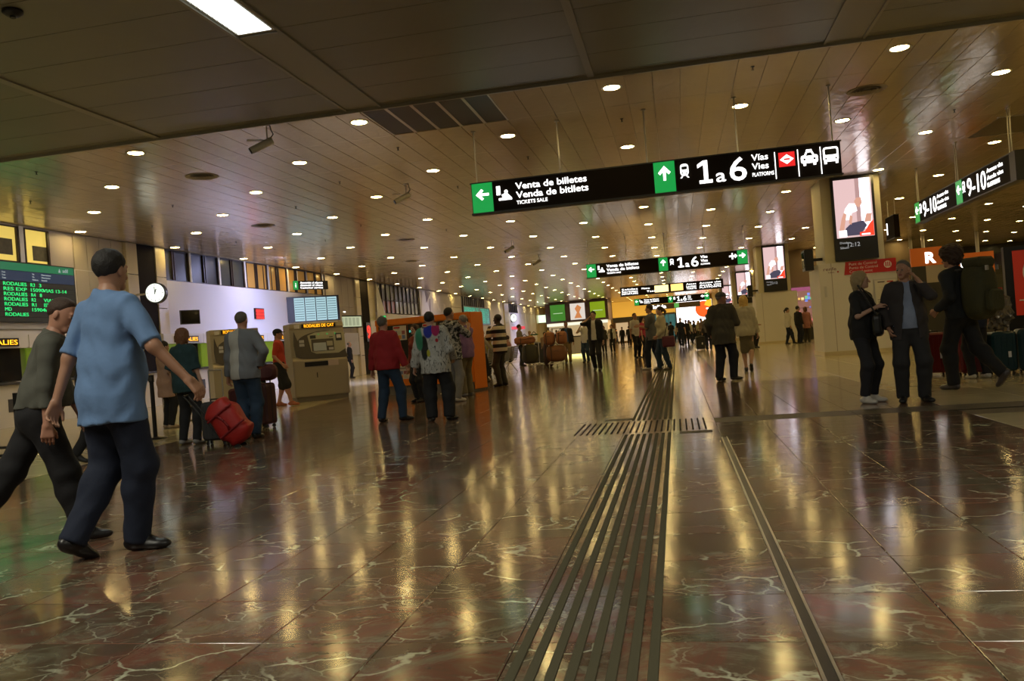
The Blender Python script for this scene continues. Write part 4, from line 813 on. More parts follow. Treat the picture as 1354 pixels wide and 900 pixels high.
# crinkled plastic bundle
t = thing('wrapped_bundle', 'shiny clear plastic wrapped bundle on top of the teal suitcase', 'bundle', (4.77, 13.55, .70))
bm = bmesh.new(); bmesh.ops.create_icosphere(bm, subdivisions=4, radius=1)
for v in bm.verts:
    n_ = math.sin(v.co.x*9+v.co.z*7)*math.cos(v.co.y*8)*.07+rng.uniform(-.035, .035); v.co = Vector((v.co.x*.19, v.co.y*.15, .27+v.co.z*.27))*(1) + v.co*n_*.6
me = bpy.data.meshes.new('b'); bm.to_mesh(me); bm.free(); me.materials.append(mat('crinkled_plastic', (.30, .27, .22), .12, .6)); link('wrapping', me, t)
MB().box(-.03, .03, -.16, -.12, .5, .62).obj('red_tab', M_red, t)
# ================================================================ seats
M_seat = mat('perforated_steel', (.20, .20, .18), .45, .5)
def bench(loc, rz, n, label):
    t = thing('bench', label, 'bench', loc, rz)
    for k in range(n):
        x = .58*k
        s_ = MB()
        for q in range(7): s_.box(x+.03, x+.53, -.44+.062*q, -.44+.062*q+.05, .43-.01*q*0, .445)
        s_.box(x+.02, x+.04, -.45, 0, .425, .45).box(x+.52, x+.54, -.45, 0, .425, .45); s_.obj('seat', M_seat, t)
        b = MB()
        for q in range(7): z = .50+.062*q; b.box(x+.03, x+.53, .02+.012*q, .035+.012*q, z, z+.05)
        b.obj('backrest', M_seat, t); MB().path([(x+.03, -.44, .44), (x+.03, 0, .44), (x+.03, .02, .5), (x+.03, .11, .93), (x+.53, .11, .93), (x+.53, .02, .5), (x+.53, 0, .44), (x+.53, -.44, .44)], .014, 6).obj('seat_frame', M_alu, t)
    MB().box(-.05, .58*n, -.24, -.18, .36, .42).obj('beam', M_alu, t)
    for x in (.15, .58*n-.2): MB().path([(x, -.46, .02), (x, -.21, .38), (x, .05, .02)], .02, 6).obj('leg', M_alu, t)
    return t
bench((-9.2, 21.4, 0), math.radians(-80), 2, 'metal bench with seated man behind the beige ticket machine')
bench((-5.35, 25.6, 0), math.radians(-95), 4, 'metal bench with perforated backs right behind the striped jumper man')
bench((-5.75, 29.0, 0), math.radians(-95), 4, 'farther metal bench row between the striped man and luggage carts')
bench((-12.4, 27.5, 0), math.radians(-90), 4, 'metal bench row in the waiting area left of the orange kiosk')
# ================================================================ luggage carts with bags
M_brn = mat('brown_leather', (.22, .09, .035), .55, var=.15, bscale=8); M_org = mat('tan_bag', (.34, .13, .05), .6); M_olv = mat('dark_olive', (.05, .045, .025), .6)
def cart(x, y, rz, label):
    t = thing('luggage_cart', label, 'cart', (x, y, 0), rz); MB().path([(-.3, -.45, .16), (.3, -.45, .16), (.25, .4, .2), (-.25, .4, .2), (-.3, -.45, .16)], .018, 6).path([(-.1, -.45, .16), (-.1, .4, .2)], .012, 6).path([(.1, -.45, .16), (.1, .4, .2)], .012, 6).obj('platform', M_alu, t)
    MB().path([(-.25, .4, .2), (-.28, .55, 1.02), (.28, .55, 1.02), (.25, .4, .2)], .02, 6).obj('handle_frame', M_alu, t)
    for a, b in ((-.26, -.38), (.26, -.38), (0, .42)): MB().tube((a-.02, b, .07), (a+.02, b, .07), .07, n=14).obj('wheel', mat('wheel_grey', (.4, .38, .34), .5), t)
    return t
def bag(x, y, z, w_, d, h_, m, label, rz=0, cat='bag'):
    t = thing('travel_bag', label, cat, (x, y, z), rz); bm = bmesh.new(); bmesh.ops.create_icosphere(bm, subdivisions=4, radius=1); ph = rng.uniform(0, 6)
    for v in bm.verts:
        q = [math.copysign(abs(c)**.58, c) for c in v.co]; k_ = 1+.035*math.sin(q[0]*7+ph)*math.cos(q[2]*6+ph); v.co = (q[0]*w_/2*k_, q[1]*d/2*k_, h_/2+q[2]*h_/2)
    me = bpy.data.meshes.new('bag'); bm.to_mesh(me); bm.free(); me.materials.append(m); me.shade_smooth(); link('body', me, t)
    MB().path([(-w_*.3, -d/2*.93, h_*.62), (0, -d/2, h_*.66), (w_*.3, -d/2*.93, h_*.62)], .008).obj('zip', M_black, t)
    MB().path([(-w_*.2, -d/2-.01, .02), (-w_*.2, -d/2-.01, h_-.05)], .012).obj('strap', M_black, t); MB().path([(-.1, -d*.2, h_-.01), (0, -d*.25, h_+.09), (.1, -d*.2, h_-.01)], .012).obj('handle', M_black, t)
cart(-5.35, 30.4, 0.3, 'silver luggage cart piled with bags, left of the two'); cart(-4.55, 30.7, .1, 'silver luggage cart piled with brown bags, right of the two')
bag(-4.5, 30.55, .22, .78, .62, .62, M_brn, 'big brown holdall low on the right luggage cart'); bag(-4.73, 30.5, .86, .42, .5, .50, M_org, 'tan bag on top of the right luggage cart, left side'); bag(-4.26, 30.5, .86, .40, .5, .50, M_org, 'tan bag on top of the right luggage cart, right side')
bag(-5.45, 30.2, .22, .62, .5, .72, M_olv, 'dark olive bag standing on the left luggage cart'); bag(-5.62, 30.2, .96, .80, .4, .30, M_org, 'tan duffel slung across the top of the left luggage cart', .2); bag(-5.2, 29.95, 1.27, .3, .22, .05, mat('grn', (.02, .16, .04), .6), 'flat green pouch on the tan duffel')
bag(-5.0, 31.8, .0, .4, .4, 1.0, mat('maroon_b', (.06, .025, .02), .6), 'tall dark maroon bag standing behind the luggage carts')
# ================================================================ PEOPLE: signed-distance bodies meshed with surface nets
def V3(*a): return np.array(a, float)
def unit(v): return v/(np.linalg.norm(v)+1e-9)
def rot(ax, d):
    a = math.radians(d); c, s = math.cos(a), math.sin(a)
    if ax == 'x': return np.array([[1, 0, 0], [0, c, -s], [0, s, c]])
    if ax == 'y': return np.array([[c, 0, s], [0, 1, 0], [-s, 0, c]])
    return np.array([[c, -s, 0], [s, c, 0], [0, 0, 1]])
I3 = np.eye(3)
class SDF:
    def __init__(s): s.p = []; s.cut = []
    def cap(s, a, b, ra, rb, k=.03, R=None, fy=1.0): s.p.append(('c', np.array(a, float), np.array(b, float), ra, rb, k, R, fy)); return s
    def ell(s, c, r, k=.03, R=None): s.p.append(('e', np.array(c, float), np.array(r, float), 0, 0, k, R, 1)); return s
    def plane(s, n, c): s.cut.append(('p', unit(np.array(n, float)), np.array(c, float))); return s      # keep (p-c).n <= 0
    def hole(s, c, r, k=.01): s.cut.append(('h', np.array(c, float), np.array(r, float), k)); return s
    def fn(s, f): s.cut.append(('f', f)); return s
def _prim(p, P):
    t, a, b, ra, rb, k, R, fy = p
    if t == 'e':
        q = P-a
        if R is not None: q = q@R
        k0 = np.sqrt(((q/b)**2).sum(-1)); k1 = np.sqrt(((q/(b*b))**2).sum(-1))+1e-9; return k0*(k0-1)/k1
    q = P-a; ba = b-a
    if R is not None: q = q@R; ba = ba@R
    if fy != 1: q = q*np.array([1, 1/fy, 1]); ba = ba*np.array([1, 1/fy, 1])
    h = np.clip((q@ba)/(ba@ba+1e-9), 0, 1); d = np.sqrt(((q-h[..., None]*ba)**2).sum(-1))-(ra+(rb-ra)*h)
    return d*min(1, fy) if fy < 1 else d
def net(S, res):
    lo = np.full(3, 9.); hi = np.full(3, -9.); bb = []
    for p in S.p:
        if p[0] == 'e': m = p[2].max(); l, h = p[1]-m, p[1]+m
        else: m = max(p[3], p[4]); l, h = np.minimum(p[1], p[2])-m, np.maximum(p[1], p[2])+m
        bb.append((l, h)); lo = np.minimum(lo, l); hi = np.maximum(hi, h)
    lo -= res*2.3; hi += res*2.3; n = np.ceil((hi-lo)/res).astype(int)+1
    ax = [lo[i]+res*np.arange(n[i]) for i in range(3)]
    D = np.full(n, .2, 'f4')
    for p, (l, h) in zip(S.p, bb):
        k = p[5]; mg = k+res*2; i0 = np.maximum(0, ((l-mg-lo)/res).astype(int)); i1 = np.minimum(n, ((h+mg-lo)/res).astype(int)+2)
        if (i1 <= i0).any(): continue
        G_ = np.stack(np.meshgrid(ax[0][i0[0]:i1[0]], ax[1][i0[1]:i1[1]], ax[2][i0[2]:i1[2]], indexing='ij'), -1)
        d = _prim(p, G_); sl = tuple(slice(i0[i], i1[i]) for i in range(3)); o = D[sl]
        hh = np.clip(.5+.5*(o-d)/k, 0, 1); D[sl] = o*(1-hh)+d*hh-k*hh*(1-hh)
    if S.cut:
        G_ = np.stack(np.meshgrid(*ax, indexing='ij'), -1)
        for c in S.cut:
            if c[0] == 'p': D = np.maximum(D, (G_-c[2])@c[1])
            elif c[0] == 'h':
                q = (G_-c[1])/c[2]; e = -( (np.sqrt((q**2).sum(-1))-1)*c[2].min()); D = np.maximum(D, e)
            else: D = c[1](G_, D)
    ins = D < 0; nx, ny, nz = n
    cnt = np.zeros((nx-1, ny-1, nz-1, 3), 'f4'); num = np.zeros((nx-1, ny-1, nz-1), 'f4')
    for axn in range(3):
        s0 = [slice(None)]*3; s1 = [slice(None)]*3; s0[axn] = slice(0, -1); s1[axn] = slice(1, None)
        A, B = D[tuple(s0)], D[tuple(s1)]; X = (A < 0) != (B < 0); idx = np.argwhere(X)
        if len(idx) == 0: continue
        a, b = A[X], B[X]; t = a/(a-b); pos = idx.astype('f4'); pos[:, axn] += t; o = [i for i in range(3) if i != axn]
        for da in (0, 1):
            for db in (0, 1):
                c = idx.copy(); c[:, o[0]] -= da; c[:, o[1]] -= db
                ok = (c >= 0).all(1) & (c < np.array([nx-1, ny-1, nz-1])).all(1); c = c[ok]
                np.add.at(cnt, (c[:, 0], c[:, 1], c[:, 2]), pos[ok]); np.add.at(num, (c[:, 0], c[:, 1], c[:, 2]), 1)
    act = num > 0; vid = np.full(act.shape, -1, int); vid[act] = np.arange(act.sum())
    V = cnt[act]/num[act][:, None]*res+lo; F = []
    for axn in range(3):
        s0 = [slice(None)]*3; s1 = [slice(None)]*3; s0[axn] = slice(0, -1); s1[axn] = slice(1, None)
        A, B = ins[tuple(s0)], ins[tuple(s1)]; idx = np.argwhere(A != B); o = [(axn+1) % 3, (axn+2) % 3]
        ok = (idx[:, o[0]] > 0) & (idx[:, o[1]] > 0) & (idx[:, o[0]] < n[o[0]]-1) & (idx[:, o[1]] < n[o[1]]-1); idx = idx[ok]
        if len(idx) == 0: continue
        q = []
        for da, db in ((1, 1), (0, 1), (0, 0), (1, 0)):
            c = idx.copy(); c[:, o[0]] -= da; c[:, o[1]] -= db; q.append(vid[c[:, 0], c[:, 1], c[:, 2]])
        q = np.stack(q, 1); fl_ = ~A[tuple(idx.T)]; q[fl_] = q[fl_][:, ::-1]; F.append(q)
    return V, np.concatenate(F) if F else np.zeros((0, 4), int)
def mk(name, parts, mats, parent=None, slots=None):
    """parts: list of (V, F) shells joined into one mesh"""
    Vs, Fs, n = [], [], 0
    for v, f in parts: Vs.append(v); Fs.append(f+n); n += len(v)
    V = np.concatenate(Vs); F = np.concatenate(Fs); me = bpy.data.meshes.new(name)
    me.vertices.add(len(V)); me.vertices.foreach_set('co', V.astype('f4').ravel()); me.loops.add(F.size); me.loops.foreach_set('vertex_index', F.ravel().astype('i4'))
    me.polygons.add(len(F)); me.polygons.foreach_set('loop_start', np.arange(0, F.size, 4, dtype='i4')); me.update(calc_edges=True)
    for m in mats: me.materials.append(m)
    if slots is not None and len(mats) > 1: c = V[F].mean(1); me.polygons.foreach_set('material_index', slots(c).astype('i4'))
    me.shade_smooth(); me.update(); return link(name, me, parent)
def ik(a, c, l1, l2, pole):
    d = c-a; L = np.linalg.norm(d)
    if L > (l1+l2)*.998: c = a+d/L*(l1+l2)*.998; d = c-a; L = np.linalg.norm(d)
    if L < abs(l1-l2)+.02: L = abs(l1-l2)+.02
    x = (l1*l1-l2*l2+L*L)/(2*L); h = math.sqrt(max(0, l1*l1-x*x)); u = unit(d); p = unit(pole-u*(pole@u)); return a+u*x+p*h, c
SKIN = {'pale': (.50, .30, .21), 'tan': (.40, .21, .13), 'ruddy': (.46, .23, .15), 'dark': (.045, .024, .016)}
M_eye = mat('eye', (.25, .22, .2), .2); M_iris = mat('iris', (.02, .015, .01), .2); M_lip = mat('lips', (.30, .10, .08), .45)
HAIRC = {'black': (.012, .010, .009), 'brown': (.045, .022, .012), 'grey': (.22, .21, .19), 'blond': (.62, .41, .12), 'auburn': (.15, .060, .022), 'dblond': (.36, .26, .12), 'dgrey': (.11, .095, .075)}
def cloth(name, col, rough=.85): return mat('cloth_'+name, col, rough, var=.12, bscale=14, bump=.25)
def pattern(name, fn):
    m = bpy.data.materials.new('cloth_'+name); m.use_nodes = True; nt = m.node_tree; b = nt.nodes['Principled BSDF']; b.inputs['Roughness'].default_value = .85
    tc = N(nt, 'ShaderNodeTexCoord'); nt.links.new(fn(nt, tc.outputs['Object']), b.inputs['Base Color']); return m
def stripes(nt, v):
    sp = N(nt, 'ShaderNodeSeparateXYZ'); nt.links.new(v, sp.inputs[0]); f = math_(nt, 'FRACT', math_(nt, 'MULTIPLY', math_(nt, 'ADD', sp.outputs['Z'], .02), 5.6))
    return ramp(nt, f, [(0, (.62, .55, .42)), (.5, (.012, .01, .012))], 'CONSTANT')
def mottled(nt, v):
    n = N(nt, 'ShaderNodeTexNoise', i_Scale=16, i_Detail=3, i_Distortion=.8); nt.links.new(v, n.inputs['Vector'])
    return ramp(nt, n.outputs['Fac'], [(.42, (.015, .015, .015)), (.5, (.14, .14, .13)), (.57, (.42, .40, .36))])
def plaid(nt, v):
    c = N(nt, 'ShaderNodeTexChecker', i_Scale=26); nt.links.new(v, c.inputs['Vector']); c.inputs['Color1'].default_value = (.32, .32, .27, 1); c.inputs['Color2'].default_value = (.08, .10, .09, 1); return c.outputs['Color']
def floral(nt, v):
    mp = N(nt, 'ShaderNodeMapping'); mp.inputs['Scale'].default_value = (1, 1, .35); nt.links.new(v, mp.inputs['Vector'])
    n = N(nt, 'ShaderNodeTexNoise', i_Scale=22, i_Detail=4, i_Distortion=1.5); nt.links.new(mp.outputs[0], n.inputs['Vector'])
    base = ramp(nt, n.outputs['Fac'], [(.36, (.03, .03, .03)), (.42, (.42, .42, .38)), (.6, (.50, .49, .45)), (.66, (.10, .10, .10))])
    def blob(c, r, col, prev, sc=(1, 1, 1)):
        m_ = N(nt, 'ShaderNodeMapping'); m_.inputs['Location'].default_value = tuple(-a*b for a, b in zip(c, sc)); m_.inputs['Scale'].default_value = sc; nt.links.new(v, m_.inputs['Vector'])
        l = N(nt, 'ShaderNodeVectorMath', operation='LENGTH'); nt.links.new(m_.outputs[0], l.inputs[0]); return mixc(nt, ramp(nt, l.outputs['Value'], [(r*.85, (1, 1, 1)), (r, (0, 0, 0))]), prev, col)
    base = blob((-.06, -.1, 1.33), .075, (.02, .03, .30), base, (1, .3, .6)); base = blob((.05, -.1, 1.34), .065, (.35, .015, .10), base, (1, .3, .6)); base = blob((.06, -.1, 1.18), .025, (.40, .02, .03), base, (1, .2, .8))
    base = blob((-.13, -.08, 1.08), .10, (.015, .018, .015), base, (1.6, .3, .5)); base = blob((-.20, -.0, 1.22), .07, (.04, .22, .12), base, (1, .3, .35)); return blob((-.07, -.1, 1.0), .03, (.4, .38, .03), base, (1, .2, .5))
M_strp, M_mott, M_plaid, M_flor = pattern('stripes', stripes), pattern('mottled', mottled), pattern('plaid', plaid), pattern('floral', floral)
def patch(nt, v):
    sp = N(nt, 'ShaderNodeSeparateXYZ'); nt.links.new(v, sp.inputs[0]); f = math_(nt, 'MULTIPLY', math_(nt, 'LESS_THAN', sp.outputs['X'], .0), math_(nt, 'GREATER_THAN', sp.outputs['X'], -.155))
    return mixc(nt, f, (.165, .175, .19), (.42, .41, .37))
M_patch = pattern('patch', patch)
def person(label, foot, top=None, H=None, head=0, sex='m', skin='pale', hair='short', hc='brown', L=None, R=None, fL=(-.09, 0, 0, 0), fR=(.09, 0, 0, 0), lean=0, side=0, twist=0, hy=0, hp=0, pz=.93, py=0,
           topm=None, sleeve=1, hem=.0, loose=.012, topkind='shirt', botm=None, bot='trousers', blen=.055, bloose=.012, shoe=(.02, .015, .012), cap=None, glasses=False, fat=1, curl=35, lod=1, group=None, under=None, elbow=(0, 0), yawf=(0, 0), cat='person', seat=False, loc=None, fix=0):
    if loc is None: g = fl(*foot)
    else: g = Vector((*loc, 0))
    if H is None: H = max(1.45, min(1.92, hgt(top[0], top[1], g.y))) if top else 1.72
    s = H/1.765
    if fix:
        ff = fL if fix < 0 else fR; ov = Matrix.Rotation(math.radians(head), 3, 'Z') @ Vector((ff[0], ff[1], 0))*s; g = g-ov
    fem = sex == 'f'
    res = [.011, .014, .022, .034][lod]; fine = lod < 2
    pel = V3(side*.0, py, pz); T = rot('y', side)@rot('x', -lean); Tt = rot('y', side)@rot('x', -lean)@rot('z', twist)
    def tp(x, y, z, tw=1): return pel+(Tt if tw else T)@V3(x, y, z-.93)
    sw = .150 if fem else .178; nb = tp(0, -.01, 1.47)
    hipw = .085
    hips = {-1: pel+rot('y', side*.3)@V3(-hipw, 0, -.01), 1: pel+V3(hipw, 0, -.01)}
    sh = {-1: tp(-sw, -.005, 1.405), 1: tp(sw, -.005, 1.405)}
    ank, knee, foot_, toe = {}, {}, {}, {}
    for sd, f in ((-1, fL), (1, fR)):
        x, y, z, pt = f; a = V3(x, y, .085+z); yw = yawf[0 if sd < 0 else 1]
        knee[sd], ank[sd] = ik(hips[sd], a, .43, .425, rot('z', yw*.7)@V3(sd*.12, 1, .1 if not seat else 1.4)); foot_[sd] = rot('z', yw)@rot('x', -pt)
    wr, el, HD = {}, {}, {}
    dfl = {-1: V3(-sw-.10, .04, .83), 1: V3(sw+.10, .04, .83)}
    for sd, h_ in ((-1, L), (1, R)):
        t_ = pel+T@(dfl[sd]-V3(0, 0, .93)) if h_ is None else V3(*h_)
        up = t_[2] > sh[sd][2]-.16; el[sd], wr[sd] = ik(sh[sd], t_, .285, .255, V3(sd*.6, .15, -1) if up else V3(sd*(.35+.9*elbow[0 if sd < 0 else 1]), -1, -.35))
    # ---- head
    Rh = Tt@rot('z', hy)@rot('x', -hp) if True else I3
    hcn = nb+T@V3(0, .005, .075)+Rh@V3(0, .02, .095)
    hp_ = lambda x, y, z: hcn+Rh@V3(x, y, z)
    sk = mat('skin_'+skin, SKIN[skin], .5)
    body = SDF(); k = .04
    tw = (.145, .128, .150) if fem else (.155, .145, .168)
    zt = [(.93, 1.06, tw[0], tw[1]*fat), (1.06, 1.30, tw[1]*fat, tw[2])]
    def torso(S, t, hem_=None):
        for z0, z1, a, b in zt: S.cap(tp(0, 0, z0, 0), tp(0, 0, z1), a+t, b+t, .05, Tt, .68 if not fem else .72)
        S.cap(sh[-1]*.8+nb*.2-V3(0, 0, .012), sh[1]*.8+nb*.2-V3(0, 0, .012), .062+t, .062+t, .06)
        S.cap(tp(0, 0, 1.42), nb, .075+t, .06+t*.7, .05)
        if fem:
            for q in (-1, 1): S.ell(tp(q*.065, .095, 1.27), (.062+t, .05+t, .06+t), .05, Tt)
        elif fat > 1.08: S.ell(tp(0, .07*fat, 1.08), (.12*fat+t, .09+t, .12+t), .06, Tt)
    torso(body, 0)
    leg = (.083, .056, .052, .036) if fem else (.086, .058, .053, .039)
    for sd in (-1, 1):
        body.cap(hips[sd], knee[sd], leg[0], leg[1], .05).cap(knee[sd], ank[sd], leg[2], leg[3], .03)
        c = knee[sd]*.7+ank[sd]*.3; body.ell(c+foot_[sd]@V3(0, -.015, 0), (.05, .055, .10), .04)
        body.cap(sh[sd], el[sd], .050 if not fem else .042, .038 if not fem else .033, .04).cap(el[sd], wr[sd], .037 if not fem else .032, .025, .03)
        body.cap(ank[sd]-V3(0, 0, .02), ank[sd]+foot_[sd]@V3(0, .10, -.055), .030, .022, .02)
    body.cap(nb-V3(0, 0, .03), hp_(0, -.012, -.05), .058 if not fem else .05, .052 if not fem else .045, .04)
    shells = []
    if lod >= 2:
        for sd in (-1, 1):
            d = unit(wr[sd]-el[sd]); body.cap(wr[sd], wr[sd]+d*.07, .028, .03, .03)
            for q in range(4): body.cap(wr[sd]+d*.07+V3(0, (.03-.02*q), 0), wr[sd]+d*(.15-.008*abs(q-1)), .011, .011, .012)
            body.cap(wr[sd]+d*.02, wr[sd]+d*.075+V3(0, .045, 0), .013, .011, .02)
    shells.append(net(body, res))
    hd = SDF(); hd.ell(hp_(0, -.012, .028), (.074, .095, .088), .02, Rh).ell(hp_(0, .012, -.035), (.061, .074, .082), .03, Rh).cap(hp_(-.012, .068, -.09), hp_(.012, .068, -.09), .02, .02, .025)
    hd.cap(hp_(0, -.012, -.06), nb-V3(0, 0, .01), .05 if not fem else .044, .056 if not fem else .047, .03)
    hd.cap(hp_(0, .085, .008), hp_(0, .108, -.03), .008, .014, .014).cap(hp_(-.035, .078, .028), hp_(.035, .078, .028), .010, .010, .015)
    for q in (-1, 1):
        hd.ell(hp_(q*.077, -.008, -.008), (.010, .020, .032), .008, Rh)
        if lod < 3: hd.ell(hp_(q*.030, .074, .004), (.014, .013, .012), .004, Rh)
    hd.cap(hp_(-.018, .083, -.056), hp_(.018, .083, -.056), .0075, .0075, .008)
    shells.append(net(hd, [.0055, .0075, .012, .02][lod]))
    if fine:
        for sd in (-1, 1):
            d = unit(wr[sd]-el[sd]); f_ = Tt@V3(0, 1, 0); f_ = unit(f_-d*(f_@d)+V3(1e-4, 0, 0)); nn = np.cross(f_, d)*1.0; inn = Tt@V3(-sd, 0, 0)
            if nn@inn < 0: nn = -nn
            h_ = SDF(); w0 = wr[sd]; h_.cap(w0-d*.03, w0+d*.012, .026, .026, .02)
            for q in range(4): h_.cap(w0+d*.01+f_*(.018-.012*q), w0+d*.085+f_*(.031-.021*q), .014, .0125, .012)
            for q, ln in enumerate((.070, .078, .072, .056)):
                b_ = w0+d*.085+f_*(.031-.021*q); c1, c2 = math.radians(curl*.6+5*q), math.radians(curl*1.7+6*q)
                m1 = b_+(d*math.cos(c1)+nn*math.sin(c1))*ln*.5; m2 = m1+(d*math.cos(c2)+nn*math.sin(c2))*ln*.5
                h_.cap(b_, m1, .0095, .0088, .004).cap(m1, m2, .0088, .0072, .004)
            a_ = w0+d*.025+f_*.022; b_ = a_+d*.035+f_*.026+nn*.014; c_ = b_+d*.036+f_*.006+nn*.014; h_.cap(a_, b_, .014, .0105, .012).cap(b_, c_, .0105, .0085, .004)
            shells.append(net(h_, .0052 if lod == 0 else .0072))
    shells = [(v*s, f) for v, f in shells]
    def slots(c):
        q = ((c/s)-hcn)@Rh; o = np.zeros(len(c))
        if lod < 3:
            for e in (-1, 1):
                dd = np.hypot(q[:, 0]-e*.030, (q[:, 2]-.004)*1.5); o[(dd < .013) & (q[:, 1] > .078)] = 1; o[(dd < .0075) & (q[:, 1] > .080)] = 2
            o[(abs(q[:, 0]) < .024) & (abs(q[:, 2]+.056) < .009) & (q[:, 1] > .083)] = 3
        return o
    P = mk('person', shells, [sk, M_eye, M_iris, M_lip], None, slots); P.location = g; P.rotation_euler = (0, 0, math.radians(head)); tag(P, label, cat, group)
    SM_ = lambda S, nm, m, r=res: mk(nm, [(lambda v, f: (v*s, f))(*net(S, r))], [m], P)
    def wrinkle(amp, fq=38):
        def f(G_, D): return D+amp*(np.sin(G_[..., 2]*fq+3*np.sin(G_[..., 0]*17+G_[..., 1]*9))*np.sin(G_[..., 0]*23+2*np.sin(G_[..., 2]*11)))
        return f
    # ---- hair
    hm = mat('hair_'+hc, HAIRC[hc], .65, bump=.35, bscale=120, var=.35); hr = [.006, .008, .013, .022][lod]
    hS = SDF()
    def TP(n_, c_): hS.fn(lambda G_, D: D+.013*np.clip(1+((G_-c_)@unit(n_))/.04, 0, 1))
    def hn(a): return lambda G_, D: D+a*np.sin(G_[..., 0]*95)*np.sin(G_[..., 1]*90)*np.sin(G_[..., 2]*85)
    if hair in ('short', 'balding', 'crop'):
        t_ = .006; hc_ = hp_(0, .022, -.008) if hair == 'short' else hp_(0, .006, .012); hS.ell(hp_(0, -.014, .032), (.078+t_, .098+t_, .090+t_), .02, Rh).plane(Rh@V3(0, .72, -.69), hc_); TP(Rh@V3(0, .72, -.69), hc_); hS.fn(hn(.003 if hair == 'short' else .0015))
        if hair == 'balding': hS.plane(Rh@V3(0, .25, 1), hp_(0, -.03, .072))
    elif hair == 'bob': hS.ell(hp_(0, -.02, .03), (.095, .108, .102), .02, Rh).ell(hp_(0, -.045, -.03), (.088, .075, .09), .03, Rh).plane(Rh@V3(0, .86, -.42), hp_(0, .045, .0)).fn(hn(.006)); hS.cap(hp_(-.075, -.01, .02), hp_(-.075, -.01, -.10), .022, .018, .03).cap(hp_(.075, -.01, .02), hp_(.075, -.01, -.10), .022, .018, .03).cap(hp_(-.03, -.07, -.02), hp_(-.03, -.07, -.12), .05, .035, .03).cap(hp_(.03, -.07, -.02), hp_(.03, -.07, -.12), .05, .035, .03)
    elif hair == 'long':
        hS.ell(hp_(0, -.018, .03), (.094, .108, .10), .02, Rh).cap(hp_(-.05, -.045, .0), hp_(-.055, -.05, -.19), .055, .04, .03).cap(hp_(.05, -.045, .0), hp_(.055, -.05, -.19), .055, .04, .03).cap(hp_(0, -.065, 0), hp_(0, -.085, -.23), .06, .045, .03).plane(Rh@V3(0, .93, -.30), hp_(0, .048, .0)).fn(hn(.006))
    elif hair == 'afro': hS.ell(hp_(0, -.025, .062), (.136, .138, .118), .02, Rh).ell(hp_(0, -.06, -.01), (.105, .085, .10), .03, Rh).plane(Rh@V3(0, .93, -.36), hp_(0, .055, .0)).fn(lambda G_, D: D+.009*np.sin(G_[..., 0]*70)*np.sin(G_[..., 1]*66)*np.sin(G_[..., 2]*62)+.005*np.sin(G_[..., 0]*140+1)*np.sin(G_[..., 2]*150))
    elif hair in ('pony', 'bun'):
        hS.ell(hp_(0, -.014, .032), (.083, .104, .096), .02, Rh)
        if hair == 'bun': hS.ell(hp_(0, -.115, .05), (.045, .045, .045), .01, Rh).ell(hp_(0, -.09, -.04), (.03, .03, .04), .02, Rh)
        else: hS.cap(hp_(0, -.11, .04), hp_(0, -.145, -.03), .026, .034, .02).cap(hp_(0, -.145, -.03), hp_(0, -.13, -.15), .034, .012, .02)
        if hair == 'pony' or hair == 'bun': hS.fn(lambda G_, D: np.maximum(D, np.where(((G_-hp_(0, -.09, 0))@(Rh@V3(0, 1, 0))) > 0, (G_-hp_(0, .02, .0))@(Rh@unit(V3(0, .72, -.69))), D)))
    if hair: SM_(hS, 'hair', hm, hr)
    if cap:
        cS = SDF(); cS.ell(hp_(0, -.012, .045), (.088, .11, .085), .02, Rh).ell(hp_(0, .11, .045), (.065, .055, .008), .012, Rh).plane(Rh@V3(0, 0, -1), hp_(0, 0, .03)); SM_(cS, 'cap', cloth('cap_%.2f' % cap[0], cap), hr)
    if glasses:
        gS = SDF(); [gS.cap(hp_(q*.03-.018, .098, .006), hp_(q*.03+.018, .098, .006), .009, .009, .003) for q in (-1, 1)]; [gS.cap(hp_(q*.05, .095, .01), hp_(q*.08, -.01, .01), .004, .004, .003) for q in (-1, 1)]; SM_(gS, 'glasses', M_black, .006)
    # ---- bottoms
    if botm:
        bS = SDF(); t = bloose; bS.cap(pel-V3(0, 0, .0), tp(0, 0, 1.04, 0), tw[0]+t+.003, tw[1]*fat+t+.003, .04, None, .74); bS.ell(pel+V3(0, -.045, -.03), (.135+t, .085+t, .10+t), .04)
        if bot == 'skirt':
            kz = (knee[-1]+knee[1])/2; bS.cap(pel, kz-V3(0, 0, -.0), .155, .165, .04, None, .75).plane((0, 0, -1), (0, 0, kz[2]-.03+blen))
        else:
            for sd in (-1, 1):
                bS.cap(hips[sd], knee[sd], leg[0]+t+.006, leg[1]+t+.008, .035)
                bS.cap(knee[sd], knee[sd]+V3(0, 0, .001), leg[1]+t+.014, leg[1]+t+.014, .04)
                if bot != 'shorts': bS.cap(knee[sd], ank[sd]+V3(0, 0, .0), leg[2]+t+.010, leg[3]+t+.014, .03); cc = knee[sd]*.7+ank[sd]*.3; bS.ell(cc+foot_[sd]@V3(0, -.015, 0), (.05+t+.008, .055+t+.008, .12), .04)
                else: bS.cap(knee[sd], knee[sd]+(ank[sd]-knee[sd])*.08, leg[1]+t+.012, leg[1]+t+.02, .02)
                if bot != 'shorts': q = ank[sd]+unit(knee[sd]-ank[sd])*(blen-.085); n_ = unit(ank[sd]-knee[sd]); bS.fn((lambda q, n_, c: lambda G_, D: np.where(np.linalg.norm(G_-c, axis=-1) < .22, np.maximum(D, (G_-q)@n_), D))(q, n_, ank[sd]))
        bS.plane((0, 0, 1), (0, 0, (1.02 if not seat else .66)-(.93-pz)*(0 if seat else 1)))
        if lod < 2: bS.fn(wrinkle(.0028))
        SM_(bS, 'skirt' if bot == 'skirt' else ('shorts' if bot == 'shorts' else 'trousers'), botm)
